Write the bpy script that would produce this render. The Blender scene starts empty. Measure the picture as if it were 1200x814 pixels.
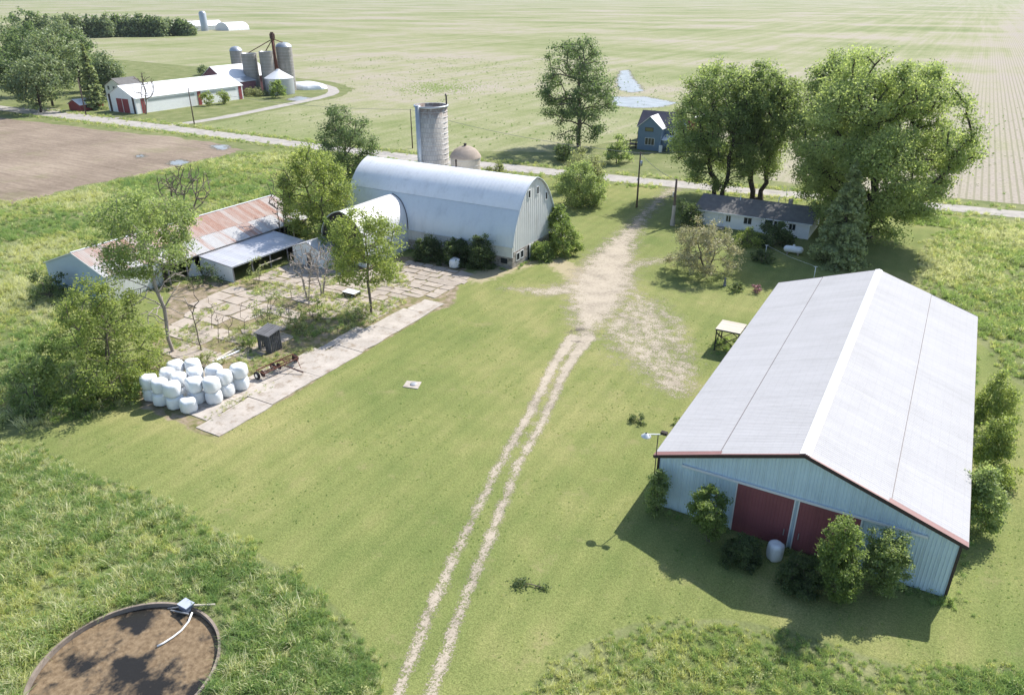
import bpy, bmesh, math, random
import numpy as np
from mathutils import Vector

random.seed(7); rng = np.random.default_rng(11)
scene = bpy.context.scene
COL = scene.collection

# ------------------------------------------------------------------ camera
# world frame: X runs along the gravel road, Y along the field rows, metres
cam_d = bpy.data.cameras.new("camera"); cam = bpy.data.objects.new("camera", cam_d); COL.objects.link(cam)
cam.location = (0, 0, 34)
cam.rotation_euler = (math.radians(90 - 25.39), 0, math.radians(29.9))
cam_d.sensor_fit = 'HORIZONTAL'; cam_d.sensor_width = 36; cam_d.lens = 36 * 881.3 / 1200
cam_d.clip_start = 0.5; cam_d.clip_end = 20000
scene.camera = cam
# ------------------------------------------------------------------ sky, sun, exposure
SUN = Vector((0.23, 0.93, 1.0)).normalized()
world = bpy.data.worlds.new("World"); scene.world = world; world.use_nodes = True
wn = world.node_tree; bg = wn.nodes['Background']
sky = wn.nodes.new('ShaderNodeTexSky'); sky.sky_type = 'NISHITA'; sky.sun_disc = False
sky.sun_elevation = math.asin(SUN.z); sky.sun_rotation = math.atan2(SUN.x, SUN.y)
sky.air_density = 1.0; sky.dust_density = 1.0; sky.ozone_density = 1.2
wn.links.new(sky.outputs[0], bg.inputs[0]); bg.inputs[1].default_value = 0.14
sun_d = bpy.data.lights.new("sun", 'SUN'); sun = bpy.data.objects.new("sun", sun_d); COL.objects.link(sun)
sun_d.energy = 4.8; sun_d.angle = math.radians(0.53); sun_d.color = (1.0, 0.955, 0.88)
sun.rotation_euler = SUN.to_track_quat('Z', 'Y').to_euler(); sun.location = (20, 60, 120)
scene.view_settings.view_transform = 'Standard'; scene.view_settings.look = 'None'
scene.view_settings.exposure = 0.58; scene.view_settings.gamma = 1.0
scene.view_settings.use_curve_mapping = False

# ------------------------------------------------------------------ helpers
def thing(name, label, cat, loc=(0, 0, 0), group=None):
    o = bpy.data.objects.new(name, None); COL.objects.link(o)
    o.location = loc; o.empty_display_size = 0.3
    o['label'] = label; o['category'] = cat
    if group: o['group'] = group
    return o

def tag(o, label=None, cat=None, group=None, kind=None):
    if label: o['label'] = label
    if cat: o['category'] = cat
    if group: o['group'] = group
    if kind: o['kind'] = kind
    return o

def add(name, me, parent=None, loc=None):
    o = bpy.data.objects.new(name, me); COL.objects.link(o)
    if parent: o.parent = parent
    if loc is not None: o.location = loc
    return o

def wloc(o):
    l = Vector((0, 0, 0))
    while o is not None: l += o.location; o = o.parent
    return l

class MB:
    """collects faces; build() links them as one mesh object (world coordinates in)"""
    def __init__(s): s.v = []; s.f = []; s.m = []; s.sm = []
    def face(s, pts, m=0, smooth=False):
        i = len(s.v); s.v += [tuple(p) for p in pts]; s.f.append(tuple(range(i, i + len(pts)))); s.m.append(m); s.sm.append(smooth); return s
    def box(s, a, b, m=0):
        (x0, y0, z0), (x1, y1, z1) = a, b
        if x0 > x1: x0, x1 = x1, x0
        if y0 > y1: y0, y1 = y1, y0
        if z0 > z1: z0, z1 = z1, z0
        i = len(s.v)
        s.v += [(x0,y0,z0),(x1,y0,z0),(x1,y1,z0),(x0,y1,z0),(x0,y0,z1),(x1,y0,z1),(x1,y1,z1),(x0,y1,z1)]
        for q in ((0,3,2,1),(4,5,6,7),(0,1,5,4),(1,2,6,5),(2,3,7,6),(3,0,4,7)):
            s.f.append(tuple(i + k for k in q)); s.m.append(m); s.sm.append(False)
        return s
    def bar(s, p, q, w, h=None, m=0):
        """square bar from p to q"""
        h = h or w; p = Vector(p); q = Vector(q); d = (q - p).normalized()
        up = Vector((0, 0, 1)) if abs(d.z) < 0.95 else Vector((1, 0, 0))
        a = d.cross(up).normalized() * (w / 2); b = a.cross(d).normalized() * (h / 2)
        i = len(s.v)
        for c in (p, q):
            for (sa, sb) in ((-1,-1),(1,-1),(1,1),(-1,1)): s.v.append(tuple(c + a * sa + b * sb))
        for fq in ((0,1,2,3),(7,6,5,4),(0,4,5,1),(1,5,6,2),(2,6,7,3),(3,7,4,0)):
            s.f.append(tuple(i + k for k in fq)); s.m.append(m); s.sm.append(False)
        return s
    def tube(s, pts, rad, n=8, cap=True, m=0):
        pts = [Vector(p) for p in pts]
        if not hasattr(rad, '__len__'): rad = [rad] * len(pts)
        i = len(s.v)
        for k, p in enumerate(pts):
            d = (pts[min(k + 1, len(pts) - 1)] - pts[max(k - 1, 0)]).normalized()
            up = Vector((0, 0, 1)) if abs(d.z) < 0.9 else Vector((1, 0, 0))
            a = d.cross(up).normalized(); b = a.cross(d)
            for j in range(n):
                t = 2 * math.pi * j / n; s.v.append(tuple(p + (a * math.cos(t) + b * math.sin(t)) * rad[k]))
        for k in range(len(pts) - 1):
            for j in range(n):
                s.f.append((i + k*n + j, i + k*n + (j+1) % n, i + (k+1)*n + (j+1) % n, i + (k+1)*n + j)); s.m.append(m); s.sm.append(True)
        if cap:
            s.f.append(tuple(i + j for j in reversed(range(n)))); s.m.append(m); s.sm.append(False)
            e = i + (len(pts) - 1) * n; s.f.append(tuple(e + j for j in range(n))); s.m.append(m); s.sm.append(False)
        return s
    def lathe(s, prof, c=(0, 0, 0), n=24, m=0, smooth=True):
        """prof: (radius, z) list from bottom to top"""
        i = len(s.v)
        for (r, z) in prof:
            for j in range(n):
                t = 2 * math.pi * j / n; s.v.append((c[0] + r * math.cos(t), c[1] + r * math.sin(t), c[2] + z))
        for k in range(len(prof) - 1):
            for j in range(n):
                s.f.append((i + k*n + j, i + k*n + (j+1) % n, i + (k+1)*n + (j+1) % n, i + (k+1)*n + j)); s.m.append(m); s.sm.append(smooth)
        return s
    def mesh(s, name, mats, off=(0, 0, 0)):
        me = bpy.data.meshes.new(name)
        me.from_pydata([(x - off[0], y - off[1], z - off[2]) for x, y, z in s.v], [], s.f)
        for mt in (mats if isinstance(mats, (list, tuple)) else [mats]): me.materials.append(mt)
        me.polygons.foreach_set('material_index', s.m); me.polygons.foreach_set('use_smooth', s.sm)
        me.update(); return me
    def build(s, name, mats, parent=None):
        off = wloc(parent) if parent else (0, 0, 0)
        return add(name, s.mesh(name, mats, off), parent)

def np_mesh(name, V, F, mat, face_attr=None, smooth=False):
    """V (n,3), F (m,k) numpy"""
    me = bpy.data.meshes.new(name); V = np.asarray(V, np.float32); F = np.asarray(F, np.int32); k = F.shape[1]
    me.vertices.add(len(V)); me.vertices.foreach_set('co', V.ravel())
    me.loops.add(F.size); me.loops.foreach_set('vertex_index', F.ravel())
    me.polygons.add(len(F)); me.polygons.foreach_set('loop_start', np.arange(0, F.size, k, dtype=np.int32))
    if smooth: me.polygons.foreach_set('use_smooth', np.ones(len(F), bool))
    me.update(calc_edges=True)
    for a, arr in (face_attr or {}).items():
        at = me.attributes.new(a, 'FLOAT', 'FACE'); at.data.foreach_set('value', np.asarray(arr, np.float32))
    me.materials.append(mat); return me

# ------------------------------------------------------------------ materials
class NT:
    def __init__(s, name):
        s.mat = bpy.data.materials.new(name); s.mat.use_nodes = True; s.t = s.mat.node_tree
        s.b = s.t.nodes['Principled BSDF']; s.out = s.t.nodes['Material Output']; s._c = None
    def n(s, ty, **kw):
        x = s.t.nodes.new(ty)
        for k, v in kw.items(): setattr(x, k, v)
        return x
    def l(s, a, b): s.t.links.new(a, b)
    def co(s, kind='Object'):
        if s._c is None: s._c = s.n('ShaderNodeTexCoord')
        return s._c.outputs[kind]
    def pos(s): return s.n('ShaderNodeNewGeometry').outputs['Position']
    def mapv(s, vec, scale=(1, 1, 1), loc=(0, 0, 0)):
        m = s.n('ShaderNodeMapping'); m.inputs['Scale'].default_value = scale; m.inputs['Location'].default_value = loc; s.l(vec, m.inputs[0]); return m.outputs[0]
    def noise(s, vec, scale, detail=3, rough=0.55):
        x = s.n('ShaderNodeTexNoise'); x.inputs['Scale'].default_value = scale; x.inputs['Detail'].default_value = detail; x.inputs['Roughness'].default_value = rough
        s.l(vec, x.inputs['Vector']); return x.outputs['Fac']
    def ramp(s, fac, stops):
        r = s.n('ShaderNodeValToRGB'); e = r.color_ramp.elements
        while len(e) < len(stops): e.new(0.5)
        for el, (p, c) in zip(e, stops): el.position = p; el.color = (c[0], c[1], c[2], 1) if hasattr(c, '__len__') else (c, c, c, 1)
        s.l(fac, r.inputs[0]); return r.outputs[0]
    def mix(s, fac, a, b, mode='MIX'):
        m = s.n('ShaderNodeMix', data_type='RGBA', blend_type=mode)
        for sock, v in ((m.inputs[0], fac), (m.inputs[6], a), (m.inputs[7], b)):
            if isinstance(v, bpy.types.NodeSocket): s.l(v, sock)
            elif hasattr(v, '__len__'): sock.default_value = (v[0], v[1], v[2], 1)
            else: sock.default_value = v
        return m.outputs[2]
    def math(s, op, a, b=0.5, c=None):
        m = s.n('ShaderNodeMath', operation=op)
        for i, v in enumerate((a, b, c)):
            if v is None: continue
            if isinstance(v, bpy.types.NodeSocket): s.l(v, m.inputs[i])
            else: m.inputs[i].default_value = v
        return m.outputs[0]
    def sstep(s, x, a, b):
        m = s.n('ShaderNodeMapRange', interpolation_type='SMOOTHSTEP'); s.l(x, m.inputs[0]); m.inputs[1].default_value = a; m.inputs[2].default_value = b; return m.outputs[0]
    def attr(s, name):
        a = s.n('ShaderNodeAttribute'); a.attribute_name = name; return a
    def bump(s, h, strength=0.3, dist=0.05):
        b = s.n('ShaderNodeBump'); b.inputs['Strength'].default_value = strength; b.inputs['Distance'].default_value = dist; s.l(h, b.inputs['Height']); s.l(b.outputs[0], s.b.inputs['Normal'])
    def fin(s, col, rough=0.8, spec=0.3, metal=0.0):
        if isinstance(col, bpy.types.NodeSocket): s.l(col, s.b.inputs['Base Color'])
        else: s.b.inputs['Base Color'].default_value = (*col, 1)
        s.b.inputs['Roughness'].default_value = rough; s.b.inputs['Specular IOR Level'].default_value = spec; s.b.inputs['Metallic'].default_value = metal
        return s.mat

def mix3(c, k): return tuple(min(1, x * k) for x in c)

def plain(name, c, rough=0.7, spec=0.3, metal=0.0, var=0.18, scale=1.2, bump=0.0, bscale=8, dirt=None, obj_rand=0.0):
    """a surface of one colour with blotches, fine grain and optional dirt"""
    t = NT(name); p = t.pos()
    n1 = t.noise(p, scale, 4, 0.6); n2 = t.noise(p, scale * 9, 3, 0.6)
    f = t.math('ADD', t.math('MULTIPLY', n1, 0.65), t.math('MULTIPLY', n2, 0.35))
    col = t.ramp(f, [(0.3, mix3(c, 1 - var)), (0.7, mix3(c, 1 + var * 0.6))])
    if obj_rand:
        r = t.n('ShaderNodeObjectInfo').outputs['Random']
        col = t.mix(1.0, col, t.ramp(r, [(0, 1 - obj_rand), (1, 1.0)]), 'MULTIPLY')
    if dirt:
        d = t.sstep(t.noise(t.mapv(p, (1, 1, 0.25)), 0.9, 6, 0.7), 0.48, 0.72)
        col = t.mix(t.math('MULTIPLY', d, dirt[1]), col, dirt[0])
    if bump: t.bump(t.noise(p, bscale, 4, 0.6), bump, 0.03)
    return t.fin(col, rough, spec, metal)

M = {}
def shed_roof_mat():
    """white-painted sheets: chalky blotches, drip streaks down the slope, rows of dark screw heads"""
    t = NT('shed_roof_metal'); p = t.pos(); sep = t.n('ShaderNodeSeparateXYZ'); t.l(p, sep.inputs[0])
    st = t.noise(t.mapv(p, (.12, 2.2, .12)), 1.6, 4, .6); bl = t.noise(p, .35, 5, .6); fn = t.noise(p, 5, 3, .6)
    f = t.math('ADD', t.math('MULTIPLY', st, .4), t.math('ADD', t.math('MULTIPLY', bl, .4), t.math('MULTIPLY', fn, .2)))
    col = t.ramp(f, [(.36, (.405, .40, .405)), (.5, (.445, .44, .45)), (.64, (.47, .465, .475))])
    r = t.n('ShaderNodeObjectInfo').outputs['Random']; col = t.mix(1.0, col, t.ramp(r, [(0, .95), (1, 1.0)]), 'MULTIPLY')
    sx = t.math('FRACT', t.math('MULTIPLY', sep.outputs[0], 1.0/.61)); line = t.math('LESS_THAN', sx, .075)
    sy = t.math('FRACT', t.math('MULTIPLY', sep.outputs[1], 1.0/.229)); dot = t.math('MULTIPLY', line, t.math('LESS_THAN', sy, .4))
    col = t.mix(t.math('MULTIPLY', dot, .24), col, (.22, .20, .19))
    rs = t.math('MULTIPLY', t.sstep(t.noise(t.mapv(p, (.5, 3.5, .5)), 1.1, 5, .7), .66, .8), .35); col = t.mix(rs, col, (.36, .31, .26))
    return t.fin(col, .72, .1)
M['shed_roof'] = shed_roof_mat()
M['white_trim'] = plain('white_trim', (.72, .73, .74), .5, .4, 0, .06)
M['shed_wall'] = plain('pale_blue_wall_metal', (.60, .73, .81), .45, .4, 0, .07, .6, dirt=((.47, .56, .61), .45), obj_rand=.05)
M['red_trim'] = plain('red_painted_metal', (.25, .125, .115), .5, .4, 0, .15)
M['red_door'] = plain('red_door_metal', (.27, .09, .10), .5, .4, 0, .12, 1.0, obj_rand=.15)
M['dark_trim'] = plain('dark_trim', (.05, .035, .04), .5, .4, 0, .2)
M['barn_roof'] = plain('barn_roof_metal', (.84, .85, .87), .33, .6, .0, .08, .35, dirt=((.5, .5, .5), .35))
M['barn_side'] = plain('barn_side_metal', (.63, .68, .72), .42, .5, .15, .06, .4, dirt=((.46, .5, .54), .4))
M['barn_white'] = plain('barn_white_boards', (.66, .67, .66), .7, .3, 0, .10, .8, dirt=((.45, .43, .40), .5))
M['barn_wing'] = plain('barn_wing_metal', (.68, .67, .65), .5, .4, .1, .07, .6)
M['black'] = plain('dark_interior', (.012, .012, .012), .9, .1)
M['glass'] = plain('window_glass', (.03, .035, .04), .08, .6, 0, .1)
M['wood_grey'] = plain('weathered_grey_wood', (.20, .20, .21), .85, .2, 0, .3, 3, .3, 20, obj_rand=.25)
M['wood_dark'] = plain('dark_wood', (.06, .05, .045), .85, .2, 0, .3, 3)
M['wood_pole'] = plain('pole_wood', (.13, .10, .085), .85, .2, 0, .25, 2)
M['rust'] = plain('rusty_iron', (.17, .075, .055), .8, .3, .3, .4, 5)
M['rubber'] = plain('tyre_rubber', (.025, .025, .028), .85, .2)
M['steel'] = plain('grey_steel', (.45, .46, .48), .45, .5, .6, .15)
M['tank'] = plain('white_tank_paint', (.74, .75, .76), .35, .5, 0, .04)
M['wrap'] = plain('white_bale_wrap', (.78, .80, .82), .22, .6, 0, .08, 2.5, .9, 5, dirt=((.62, .62, .58), .5))
M['concrete'] = plain('old_concrete', (.45, .39, .33), .9, .2, 0, .22, .8, .3, 14, dirt=((.28, .23, .17), .9), obj_rand=.22)
M['concrete_pale'] = plain('pale_concrete', (.45, .405, .36), .9, .2, 0, .25, .5, .25, 12, dirt=((.25, .20, .15), .95))
M['tan_wood'] = plain('bleached_platform_boards', (.60, .54, .46), .8, .2, 0, .12, 2, obj_rand=.2)
M['house_white'] = plain('white_siding', (.84, .84, .84), .7, .3, 0, .06)
M['shingle'] = plain('grey_shingles', (.17, .165, .16), .9, .2, 0, .25, 1.2, .4, 12, dirt=((.13, .125, .12), .6))
M['house_blue'] = plain('blue_grey_siding', (.15, .215, .30), .7, .3, 0, .08)
M['shingle_dark'] = plain('slate_purple_shingles', (.13, .12, .15), .9, .2, 0, .2, 1.0)
M['roof_white'] = plain('bright_white_roof_metal', (.70, .71, .73), .45, .4, 0, .06)
M['roof_brown'] = plain('old_brown_roof', (.20, .15, .13), .85, .2, 0, .25)
M['far_red'] = plain('far_red_boards', (.30, .07, .075), .7, .3, 0, .15)
M['far_maroon'] = plain('far_maroon_boards', (.20, .10, .12), .7, .3, 0, .15)
M['bin'] = plain('galvanised_bin', (.42, .45, .48), .42, .5, .5, .12)
M['silo_grey'] = plain('grey_stave_concrete', (.30, .285, .26), .9, .2, 0, .22, .5, dirt=((.16, .15, .14), .6))
M['wire'] = plain('cable', (.22, .22, .22), .6, .3)
M['lamp_white'] = plain('lamp_enamel', (.75, .76, .76), .3, .5)
M['petunia'] = plain('purple_flower', (.25, .06, .13), .7, .3)

def stave_mat():
    t = NT('stave_concrete'); c = t.co('Object')
    sep = t.n('ShaderNodeSeparateXYZ'); t.l(c, sep.inputs[0])
    ang = t.math('ARCTAN2', sep.outputs[1], sep.outputs[0])
    cmb = t.n('ShaderNodeCombineXYZ'); t.l(t.math('MULTIPLY', ang, 2.45), cmb.inputs[0]); t.l(sep.outputs[2], cmb.inputs[1])
    br = t.n('ShaderNodeTexBrick'); t.l(cmb.outputs[0], br.inputs['Vector'])
    br.inputs['Scale'].default_value = 1.0; br.inputs['Brick Width'].default_value = 0.42; br.inputs['Row Height'].default_value = 0.72; br.inputs['Mortar Size'].default_value = 0.018
    br.inputs['Color1'].default_value = (.50, .47, .43, 1); br.inputs['Color2'].default_value = (.40, .375, .345, 1); br.inputs['Mortar'].default_value = (.24, .22, .20, 1)
    top = t.math('MULTIPLY', t.sstep(sep.outputs[2], 15.2, 17.2), t.sstep(t.noise(c, 1.6, 4), .35, .6))
    col = t.mix(t.math('MULTIPLY', top, .75), br.outputs['Color'], (.23, .15, .12))
    st = t.sstep(t.noise(t.mapv(c, (1, 1, .12)), 1.5, 4), .5, .75)
    col = t.mix(t.math('MULTIPLY', st, .5), col, (.27, .24, .22))
    t.bump(br.outputs['Fac'], .4, .03); return t.fin(col, .9, .2)
M['stave'] = stave_mat()

def stone_mat():
    t = NT('field_stone'); c = t.pos()
    v = t.n('ShaderNodeTexVoronoi'); v.inputs['Scale'].default_value = 2.6; t.l(t.mapv(c, (1, 1, 1.5)), v.inputs['Vector'])
    v2 = t.n('ShaderNodeTexVoronoi', feature='DISTANCE_TO_EDGE'); v2.inputs['Scale'].default_value = 2.6; t.l(t.mapv(c, (1, 1, 1.5)), v2.inputs['Vector'])
    sp = t.n('ShaderNodeSeparateColor'); t.l(v.outputs['Color'], sp.inputs[0])
    col = t.ramp(sp.outputs[0], [(0, (.20, .175, .15)), (.5, (.32, .28, .25)), (1, (.40, .37, .34))])
    e = t.sstep(v2.outputs['Distance'], 0.0, .06); col = t.mix(e, (.42, .40, .37), col)
    t.bump(e, .5, .04); return t.fin(col, .9, .2)
M['stone'] = stone_mat()

def rust_roof(name, lo, hi, base):
    """galvanised sheet with rust streaks running down the slope, amount differs sheet by sheet"""
    t = NT(name); p = t.pos(); r = t.n('ShaderNodeObjectInfo').outputs['Random']
    n = t.noise(t.mapv(p, (.35, 2.6, .35)), 1.3, 5, .6); n2 = t.noise(p, 3.5, 4, .65)
    f = t.math('ADD', t.math('ADD', t.math('MULTIPLY', n, .6), t.math('MULTIPLY', n2, .3)), t.math('MULTIPLY', r, .42))
    k = t.sstep(f, lo, hi)
    rust = t.ramp(n2, [(.3, (.34, .18, .13)), (.7, (.47, .32, .26))])
    col = t.mix(k, t.ramp(n2, [(.3, mix3(base, .82)), (.7, base)]), rust)
    t.l(t.math('MULTIPLY_ADD', k, .35, .45), t.b.inputs['Roughness'])
    t.fin(col, .6, .4, .1); t.l(t.math('MULTIPLY_ADD', k, .3, .5), t.b.inputs['Roughness']); return t.mat
M['rust_upper'] = rust_roof('rusty_roof_sheet', .42, .84, (.53, .47, .43))
M['rust_lower'] = rust_roof('pale_roof_sheet', .62, .92, (.56, .55, .54))
M['blue_end'] = plain('pale_blue_gable_metal', (.42, .52, .62), .5, .4, 0, .08)
M['lean_roof'] = plain('lean_to_roof_metal', (.55, .56, .60), .45, .45, .1, .1, .8, dirt=((.42, .38, .36), .5), obj_rand=.12)

def grey(c, k=.10):
    l = .3*c[0] + .6*c[1] + .1*c[2]; return tuple(x*(1-k) + l*k for x in c)
def leaf_mat(name, dark, light, trans=.62):
    dark = grey(tuple(x*1.85+.016 for x in dark)); light = grey(tuple(x*2.05+.03 for x in light))
    t = NT(name); a = t.attr('rnd').outputs['Fac']
    col = t.ramp(a, [(0.0, dark), (.55, tuple((x + y) / 2 for x, y in zip(dark, light))), (1.0, light)])
    t.fin(col, .5, .35)
    tr = t.n('ShaderNodeBsdfTranslucent'); t.l(t.mix(1.0, col, (1.02, 1.06, .68), 'MULTIPLY'), tr.inputs[0])
    ms = t.n('ShaderNodeMixShader'); ms.inputs[0].default_value = trans
    t.l(t.b.outputs[0], ms.inputs[1]); t.l(tr.outputs[0], ms.inputs[2]); t.l(ms.outputs[0], t.out.inputs[0]); return t.mat
L = {
 'maple': leaf_mat('maple_leaves', (.075, .118, .036), (.245, .285, .105)),
 'maple_pale': leaf_mat('pale_maple_leaves', (.09, .135, .04), (.29, .325, .12)),
 'cottonwood': leaf_mat('cottonwood_leaves', (.04, .075, .03), (.12, .16, .065)),
 'lime': leaf_mat('yellow_green_leaves', (.085, .125, .025), (.24, .27, .065)),
 'olive': leaf_mat('olive_leaves', (.09, .105, .045), (.24, .25, .125)),
 'dark': leaf_mat('dark_leaves', (.028, .05, .018), (.09, .125, .04)),
 'vine': leaf_mat('vine_leaves', (.06, .10, .02), (.19, .24, .06)),
 'spruce': leaf_mat('spruce_needles', (.085, .112, .042), (.225, .255, .105), .4),
 'pink': leaf_mat('bronze_pink_leaves', (.10, .115, .05), (.30, .255, .16), .4),
 'far': leaf_mat('far_tree_leaves', (.06, .095, .045), (.17, .20, .085), .4),
 'plum': leaf_mat('plum_leaves', (.10, .03, .05), (.25, .09, .12), .2),
 'weed': leaf_mat('weed_leaves', (.10, .13, .035), (.26, .27, .09), .3),
}
M['bark'] = plain('grey_bark', (.17, .14, .115), .9, .2, 0, .3, 3, .4, 12)
M['bark_dark'] = plain('dark_bark', (.075, .06, .05), .9, .2, 0, .3, 3, .4, 12)
M['bark_pale'] = plain('bleached_dead_wood', (.38, .33, .30), .9, .2, 0, .2, 3)

# ------------------------------------------------------------------ plan geometry (numpy)
def seg_dist(P, A, B):
    A = np.asarray(A, float); B = np.asarray(B, float); d = B - A; L2 = max((d * d).sum(), 1e-9)
    t = np.clip(((P - A) @ d) / L2, 0, 1); q = A + t[:, None] * d
    return np.hypot(*(P - q).T), t
def band(P, pts, widths, soft):
    """1 inside a band of varying half-width, falling to 0 over soft metres"""
    best = np.full(len(P), -1e9)
    for i in range(len(pts) - 1):
        d, t = seg_dist(P, pts[i], pts[i + 1]); w = widths[i] * (1 - t) + widths[i + 1] * t
        best = np.maximum(best, (w - d))
    return np.clip(best / soft + 0.5, 0, 1)
def inside(P, poly):
    x, y = P[:, 0], P[:, 1]; r = np.zeros(len(P), bool); n = len(poly)
    for i in range(n):
        x0, y0 = poly[i]; x1, y1 = poly[(i + 1) % n]
        c = ((y0 > y) != (y1 > y)); 
        with np.errstate(divide='ignore', invalid='ignore'): r ^= c & (x < (x1 - x0) * (y - y0) / (y1 - y0 + 1e-12) + x0)
    return r
def poly_sd(P, poly):
    d = np.full(len(P), 1e9)
    for i in range(len(poly)): d = np.minimum(d, seg_dist(P, poly[i], poly[(i + 1) % len(poly)])[0])
    return np.where(inside(P, poly), d, -d)
def poly_mask(P, poly, soft): return np.clip(poly_sd(P, poly) / soft + 0.5, 0, 1)

MEADOWS = {
 'left': [(-158.43, 64.42), (-141.27, 70.78), (-141.74, 92.20), (-141.93, 121.26), (-135.24, 127.45), (-106.02, 125.80), (-97.38, 112.61), (-88.80, 85.34), (-87.45, 67.18), (-87.30, 50.08), (-74.54, 41.51), (-59.48, 35.19), (-61.11, 31.25), (-63.06, 26.38), (-68.17, 21.91)],
 'pit': [(-69.96, 22.10), (-61.46, 25.47), (-57.12, 26.08), (-53.38, 25.49), (-48.90, 26.38), (-42.62, 26.40), (-35.59, 25.95), (-31.87, 25.41), (-28.56, 25.19), (-24.57, 24.01), (-21.96, 22.63), (-20.95, 21.55), (-18.95, 19.10), (-39.93, 7.04)],
 'near': [(-13.44, 26.38), (-12.93, 28.30), (-11.76, 30.40), (-10.41, 32.31), (-8.35, 33.95), (-5.72, 35.55), (-2.93, 36.46), (-0.59, 36.83), (1.72, 36.73), (4.72, 37.36), (8.83, 39.85), (12.03, 40.51), (11.80, 37.34), (-13.21, 22.97)],
 'right': [(-4.01, 134.09), (2.09, 134.27), (-0.41, 125.59), (-0.72, 114.90), (0.48, 102.94), (3.02, 99.72), (6.59, 90.21), (7.97, 86.04), (9.42, 80.66), (16.58, 70.65), (24.18, 145.89), (10.32, 142.33), (-4.56, 140.89)],
}
PIT = (-33.6, 15.4, 5.0)   # centre u, v, radius
ROAD_N = [(-900, 131.5), (-248.96, 131.91), (-181.73, 133.24), (-135.59, 133.33), (-102.92, 133.73), (-59.63, 137.68), (-33.35, 140.75), (-2.30, 146.00), (10.39, 147.05), (60, 156), (160, 170), (900, 190)]
ROAD_F = [(-900, 138), (-257.97, 138.37), (-191.79, 139.64), (-141.26, 139.15), (-107.54, 139.88), (-62.16, 143.35), (-34.61, 145.45), (-2.62, 150.85), (10.46, 152.05), (60, 161), (160, 175), (900, 196)]
BUILT = [(-13.6, 43.9, 5.9, 83.8), (-77.5, 83, -47.6, 96.5), (-72, 70, -62, 84), (-96, 48.3, -83, 90), (-84, 61, -76.3, 74), (-34, 117, -15.5, 128.5), (-74, 98, -62, 106)]
def built(P):
    r = np.zeros(len(P), bool)
    for a, b, c, d in BUILT: r |= (P[:, 0] > a) & (P[:, 0] < c) & (P[:, 1] > b) & (P[:, 1] < d)
    return r

# ------------------------------------------------------------------ ground
def steps(lo, a, b, hi, h, g=1.22):
    c = list(np.arange(a, b + 1e-6, h)); s = h; x = a
    while x > lo: s *= g; x -= s; c.insert(0, x)
    s = h; x = c[-1]
    while x < hi: s *= g; x += s; c.append(x)
    return np.array(c)
gx = steps(-9000, -122, 40, 9000, .55); gy = steps(-3000, 8, 150, 9000, .55)
GX, GY = np.meshgrid(gx, gy); GP = np.stack([GX.ravel(), GY.ravel()], 1)
mead = np.zeros(len(GP))
for k, poly in MEADOWS.items(): mead = np.maximum(mead, poly_mask(GP, poly, 1.2))
verge = np.maximum(band(GP, ROAD_N, [2.2] * len(ROAD_N), 1.0), band(GP, ROAD_F, [2.0] * len(ROAD_F), 1.0))
mead = np.maximum(mead, verge * .8)
near_yard = inside(GP, [(-140, 10), (60, 10), (60, 150), (-140, 134)])
mead = np.where(near_yard | (mead > .05), mead, .6)
yardsoil = poly_mask(GP, [(-50.48, 34.40), (-58.38, 34.39), (-63.97, 38.46), (-68.99, 44.70), (-82.51, 56.26), (-72.59, 65.61), (-63.34, 81.05), (-53.56, 80.41), (-47.86, 68.88), (-50.09, 59.47), (-49.95, 45.49)], 2.0)
dry = np.maximum(band(GP, [(-50.27, 78.44), (-46.57, 90.69), (-36.99, 84.24)], [2.5, 2, 3], 3) * .7, poly_mask(GP, [(-23.52, 36.04), (-23.21, 56.05), (-16.43, 59.95), (-16.00, 46.33), (-13.87, 33.81), (-13.99, 28.25)], 6) * .25)
nx, ny = len(gx), len(gy)
idx = np.arange(nx * ny).reshape(ny, nx)
F = np.stack([idx[:-1, :-1], idx[:-1, 1:], idx[1:, 1:], idx[1:, :-1]], -1).reshape(-1, 4)
pd = np.hypot(GP[:, 0] - PIT[0], GP[:, 1] - PIT[1]); sn = (pd > PIT[2] - .9) & (pd < PIT[2] + .1)
GP[sn] = np.array(PIT[:2]) + (GP[sn] - PIT[:2]) * ((PIT[2] - .12) / pd[sn])[:, None]; pd[sn] = PIT[2] - .12
F = F[~(pd[F] <= PIT[2] - .11).all(1)]

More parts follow.
